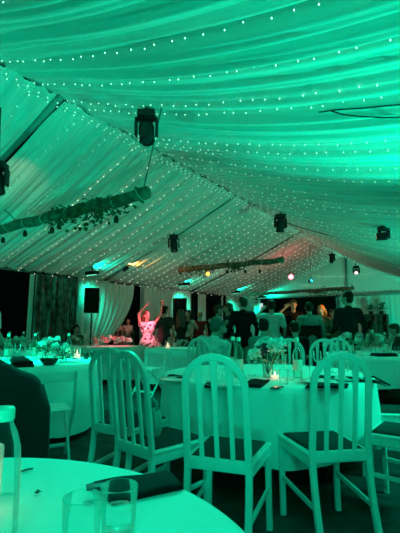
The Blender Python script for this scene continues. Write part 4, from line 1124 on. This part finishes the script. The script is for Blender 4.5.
# coloured stage beams
prd = p3+Vector((.04,-.12,-.56))
spot(prd, aty(147, 326, 9.5), (1,.13,.24), 380, 24, .6, .04)
spot(pm+Vector((.19,.03,-.54)), aty(147, 328, 9.5), (1,.13,.24), 3200, 8, .5, .04)  # extra red beam, added to fill the dancer's dark side
spot(prd, aty(112, 346, 8.6), (1,.18,.26), 700, 20, .7, .04)
spot(prd+Vector((-.03,0,-.02)), aty(126, 327, 13.2), (1,.50,.36), 260, 8, .8, .04)  # dim warm beam added to brighten the figures in the tent opening
L = bpy.data.lights.new('red_glow', 'POINT'); L.energy = 12; L.color = (1,.08,.14); L.shadow_soft_size = .1
o = bpy.data.objects.new('red_glow', L); C.objects.link(o); o.location = pr+Vector((0,-.22,.06))
spot(pa+Vector((.05,-.1,-.02)), aty(294, 312, 10.3), (1,.35,.06), 40, 40, .8, .05)
o_l = aty(300, 300, 8.95)
po2 = xy(10.6,-.6,2.6); par(po2, aty(322, 306, 9.9)-po2, 'amber stage lamp hidden among the lights before the stage', 'lens_amber', .10)
b = MB(); b.tube([po2+Vector((0,0,.11)), Vector((po2.x, po2.y, zright(-.6)+.05))], .006, 8); o = b.build('hanging_rod', M['metal']); tag(o, 'thin rod holding the amber stage lamp', 'rod')
spot(po2+(aty(322,306,9.9)-po2).normalized()*.12, aty(326, 310, 9.9), (1,.32,.04), 480, 13, .7, .05)
spot(po2+(aty(294,306,10.3)-po2).normalized()*.12, aty(293, 311, 10.3), (1,.34,.06), 480, 11, .7, .05)
# amber lamp on the drape
spot(po-Vector((0,0,.10))+Vector((.06,.03,.05)), po+Vector((.9,.5,.15)), (1,.45,.08), 60, 75, .9, .04)
spot(p6+Vector((-.1,.02,-.12)), p6+Vector((-1.2,.2,.10)), (1,.45,.08), 16, 60, .9, .04)
# pinkish white light patch on the left slope from the head at the left edge
spot(pl+Vector((.1,.1,-.1)), at_ceiling(22, 180), (1,.45,.40), 13, 34, .8, .05)
# warm white glow of the fairy lights under the left slope and over the far half
for (u, v, z, w) in ((8.8,-7.0,2.0,3),(11.2,-6.6,2.2,4),(12.8,-6.0,2.5,2.0),(9.5,-4.2,3.1,1.0)):
    L = bpy.data.lights.new('fairy_glow', 'POINT'); L.energy = w; L.color = (1,.82,.62); L.shadow_soft_size = .5
    o = bpy.data.objects.new('fairy_glow', L); C.objects.link(o); o.location = xy(u, v, z)

# ------------------------------------------------------------------ fairy lights
bulb_me = MB().ball((0,0,0), (.0052,.0052,.0075), 1).mesh('bulb'); bulb_me.materials.append(M['bulb'])
def string_pts(u, side, n=48):
    pts = []
    for i in range(n+1):
        t = i/n
        if side > 0:
            v = VR+.06+(VE-VR-.1)*t; uu = u-.18*t*t
            z = zright(v, u) - .055 - .02*math.sin(PI*t)
        else:
            v = VR-.05+(VL-VR+.1)*t; uu = u+.03*math.sin(6*t+u)
            z = zleft(v) - .11 - .05*math.sin(PI*t)
        pts.append(xy(uu, v, z))
    return pts
def fairy(u, side, k, spacing, individual, near):
    pts = string_pts(u, side); rnd = random.Random(int(u*100)+side)
    if side > 0: lab = 'string of tiny white lights across the right ceiling slope, %s one counted from the camera' % ORD[k]
    else: lab = 'string of tiny white lights down the left ceiling slope, %s one counted from the camera' % ORD[k]
    t = thing('fairy_light_string', lab, 'fairy lights', pts[0], 0, 'fairy light strings '+('on the right slope' if side > 0 else 'on the left slope'))
    o0 = pts[0]; w = MB()
    w.tube([p-o0 for p in pts], .0011, 4); w.build('wire', M['wire'], t)
    L = sum((pts[i+1]-pts[i]).length for i in range(len(pts)-1)); n = int(L/spacing)
    bm = None if individual else MB()
    for j in range(n):
        f = (j+.5+rnd.uniform(-.22,.22))/n*(len(pts)-1); i = min(int(f), len(pts)-2)
        p = pts[i].lerp(pts[i+1], f-i)-o0-Vector((0,0,.012))+Vector((rnd.uniform(-.012,.012), rnd.uniform(-.012,.012), rnd.uniform(-.01,.006)))
        if individual: link('bulb', bulb_me, t, p)
        else: bm.ball(p, near, 1)
    if not individual: tag(bm.build('bulb_chain', M['bulb'] if side > 0 else M['warmbulb'], t), kind='stuff')
us = [.7,1.35,2.06,2.53,3.00,3.2,4.05,4.3,4.45,4.88,5.35,6.1,6.6,6.96,7.25,7.6,7.95,8.3,8.7,9.1,9.5,9.9,10.4,10.9,11.4,12,12.6,13.2,13.9,14.6,15.3,16.0,16.6]
for k, u in enumerate(us): fairy(u, 1, k, .15 if u < 6 else .17, u < 4.6, .0055 if u < 7 else .0055)
ul = [.9,1.7,2.6,3.35,3.95,4.5,5.05,5.5,5.95,6.4,6.85,7.3,7.95,8.3,8.65,9.0,9.35,9.7,10.05,10.4,10.75,11.1,11.45,11.8,12.15,12.7,13.1,13.5,13.9,14.3,14.7,15.1,15.5,15.9,16.3,16.7]
for k, u in enumerate(ul): fairy(u, -1, k, .17 if u < 7 else .19, u < 4.2, .0085)
# ridge strings along the tent
for k, dv in enumerate((.02, .22)):
    t = thing('fairy_light_string', 'string of tiny lights running along the ridge, '+('left' if k == 0 else 'right')+' of two', 'fairy lights', xy(UN, VR+dv, ZR-.16), 0, 'fairy light strings along the ridge')
    pts = [xy(UN+i*.4, VR+dv, zright(VR+max(dv,.02))-.15-.03*abs(math.sin(i*.7))) for i in range(int((UG-UN)/.4)+1)]; o0 = pts[0]; t.location = o0
    MB().tube([p-o0 for p in pts], .0022, 4).build('wire', M['wire'], t)
    bm = MB(); 
    for i in range(len(pts)-1):
        for f in (.15,.5,.85): bm.ball(pts[i].lerp(pts[i+1], f)-o0-Vector((0,0,.01)), .006, 1)
    tag(bm.build('bulb_chain', M['bulb'], t), kind='stuff')
for k, (za, zs) in enumerate(((3.35,.12),(3.0,.16),(2.68,.10))):
    half = (ZR-.25-za)/.40
    pts = [xy(UG-.12, VR+half*(-1+2*i/24.0)*(1 if i < 12 else 1.5), za-zs*math.sin(PI*i/24.0)) for i in range(25)]
    t = thing('fairy_light_string', 'string of tiny lights across the far gable, %s from the top' % ORD[k], 'fairy lights', pts[0], 0, 'fairy light strings on the far gable')
    MB().tube([p-pts[0] for p in pts], .0015, 4).build('wire', M['wire'], t)
    bm = MB()
    for i in range(24):
        for f in (.2,.7): bm.ball(pts[i].lerp(pts[i+1], f)-pts[0], .0065, 1)
    tag(bm.build('bulb_chain', M['warmbulb'], t), kind='stuff')
# black cable crossing the right slope
b = MB(); cpts = [at_ceiling(x, y)-Vector((0,0,.14)) for x, y in ((318,97),(335,94),(360,92),(385,89),(405,87))]; b.tube(cpts, .006, 6)
cp2 = [at_ceiling(x, y)-Vector((0,0,.14)) for x, y in ((330,95),(342,99),(360,101),(385,101.5),(405,101))]; b.tube(cp2, .006, 6)
o = b.build('cable', M['black']); tag(o, 'forked black cable hanging under the right ceiling slope', 'cable')

# ------------------------------------------------------------------ world, camera
w = bpy.data.worlds.new('night'); bpy.context.scene.world = w; w.use_nodes = True
w.node_tree.nodes['Background'].inputs[0].default_value = (.0004,.0012,.0009,1); w.node_tree.nodes['Background'].inputs[1].default_value = 1
cam = bpy.data.cameras.new('camera'); co = bpy.data.objects.new('camera', cam); C.objects.link(co)
co.location = CAM; co.rotation_euler = (PI/2+PITCH, 0, 0)
cam.sensor_fit = 'VERTICAL'; cam.sensor_height = 36; cam.lens = 36*F/533; cam.clip_start = .02; cam.clip_end = 200
sc = bpy.context.scene; sc.camera = co
sc.view_settings.view_transform = 'Standard'; sc.view_settings.look = 'None'; sc.view_settings.exposure = 0.0; sc.view_settings.gamma = 1
sc.view_settings.use_curve_mapping = False
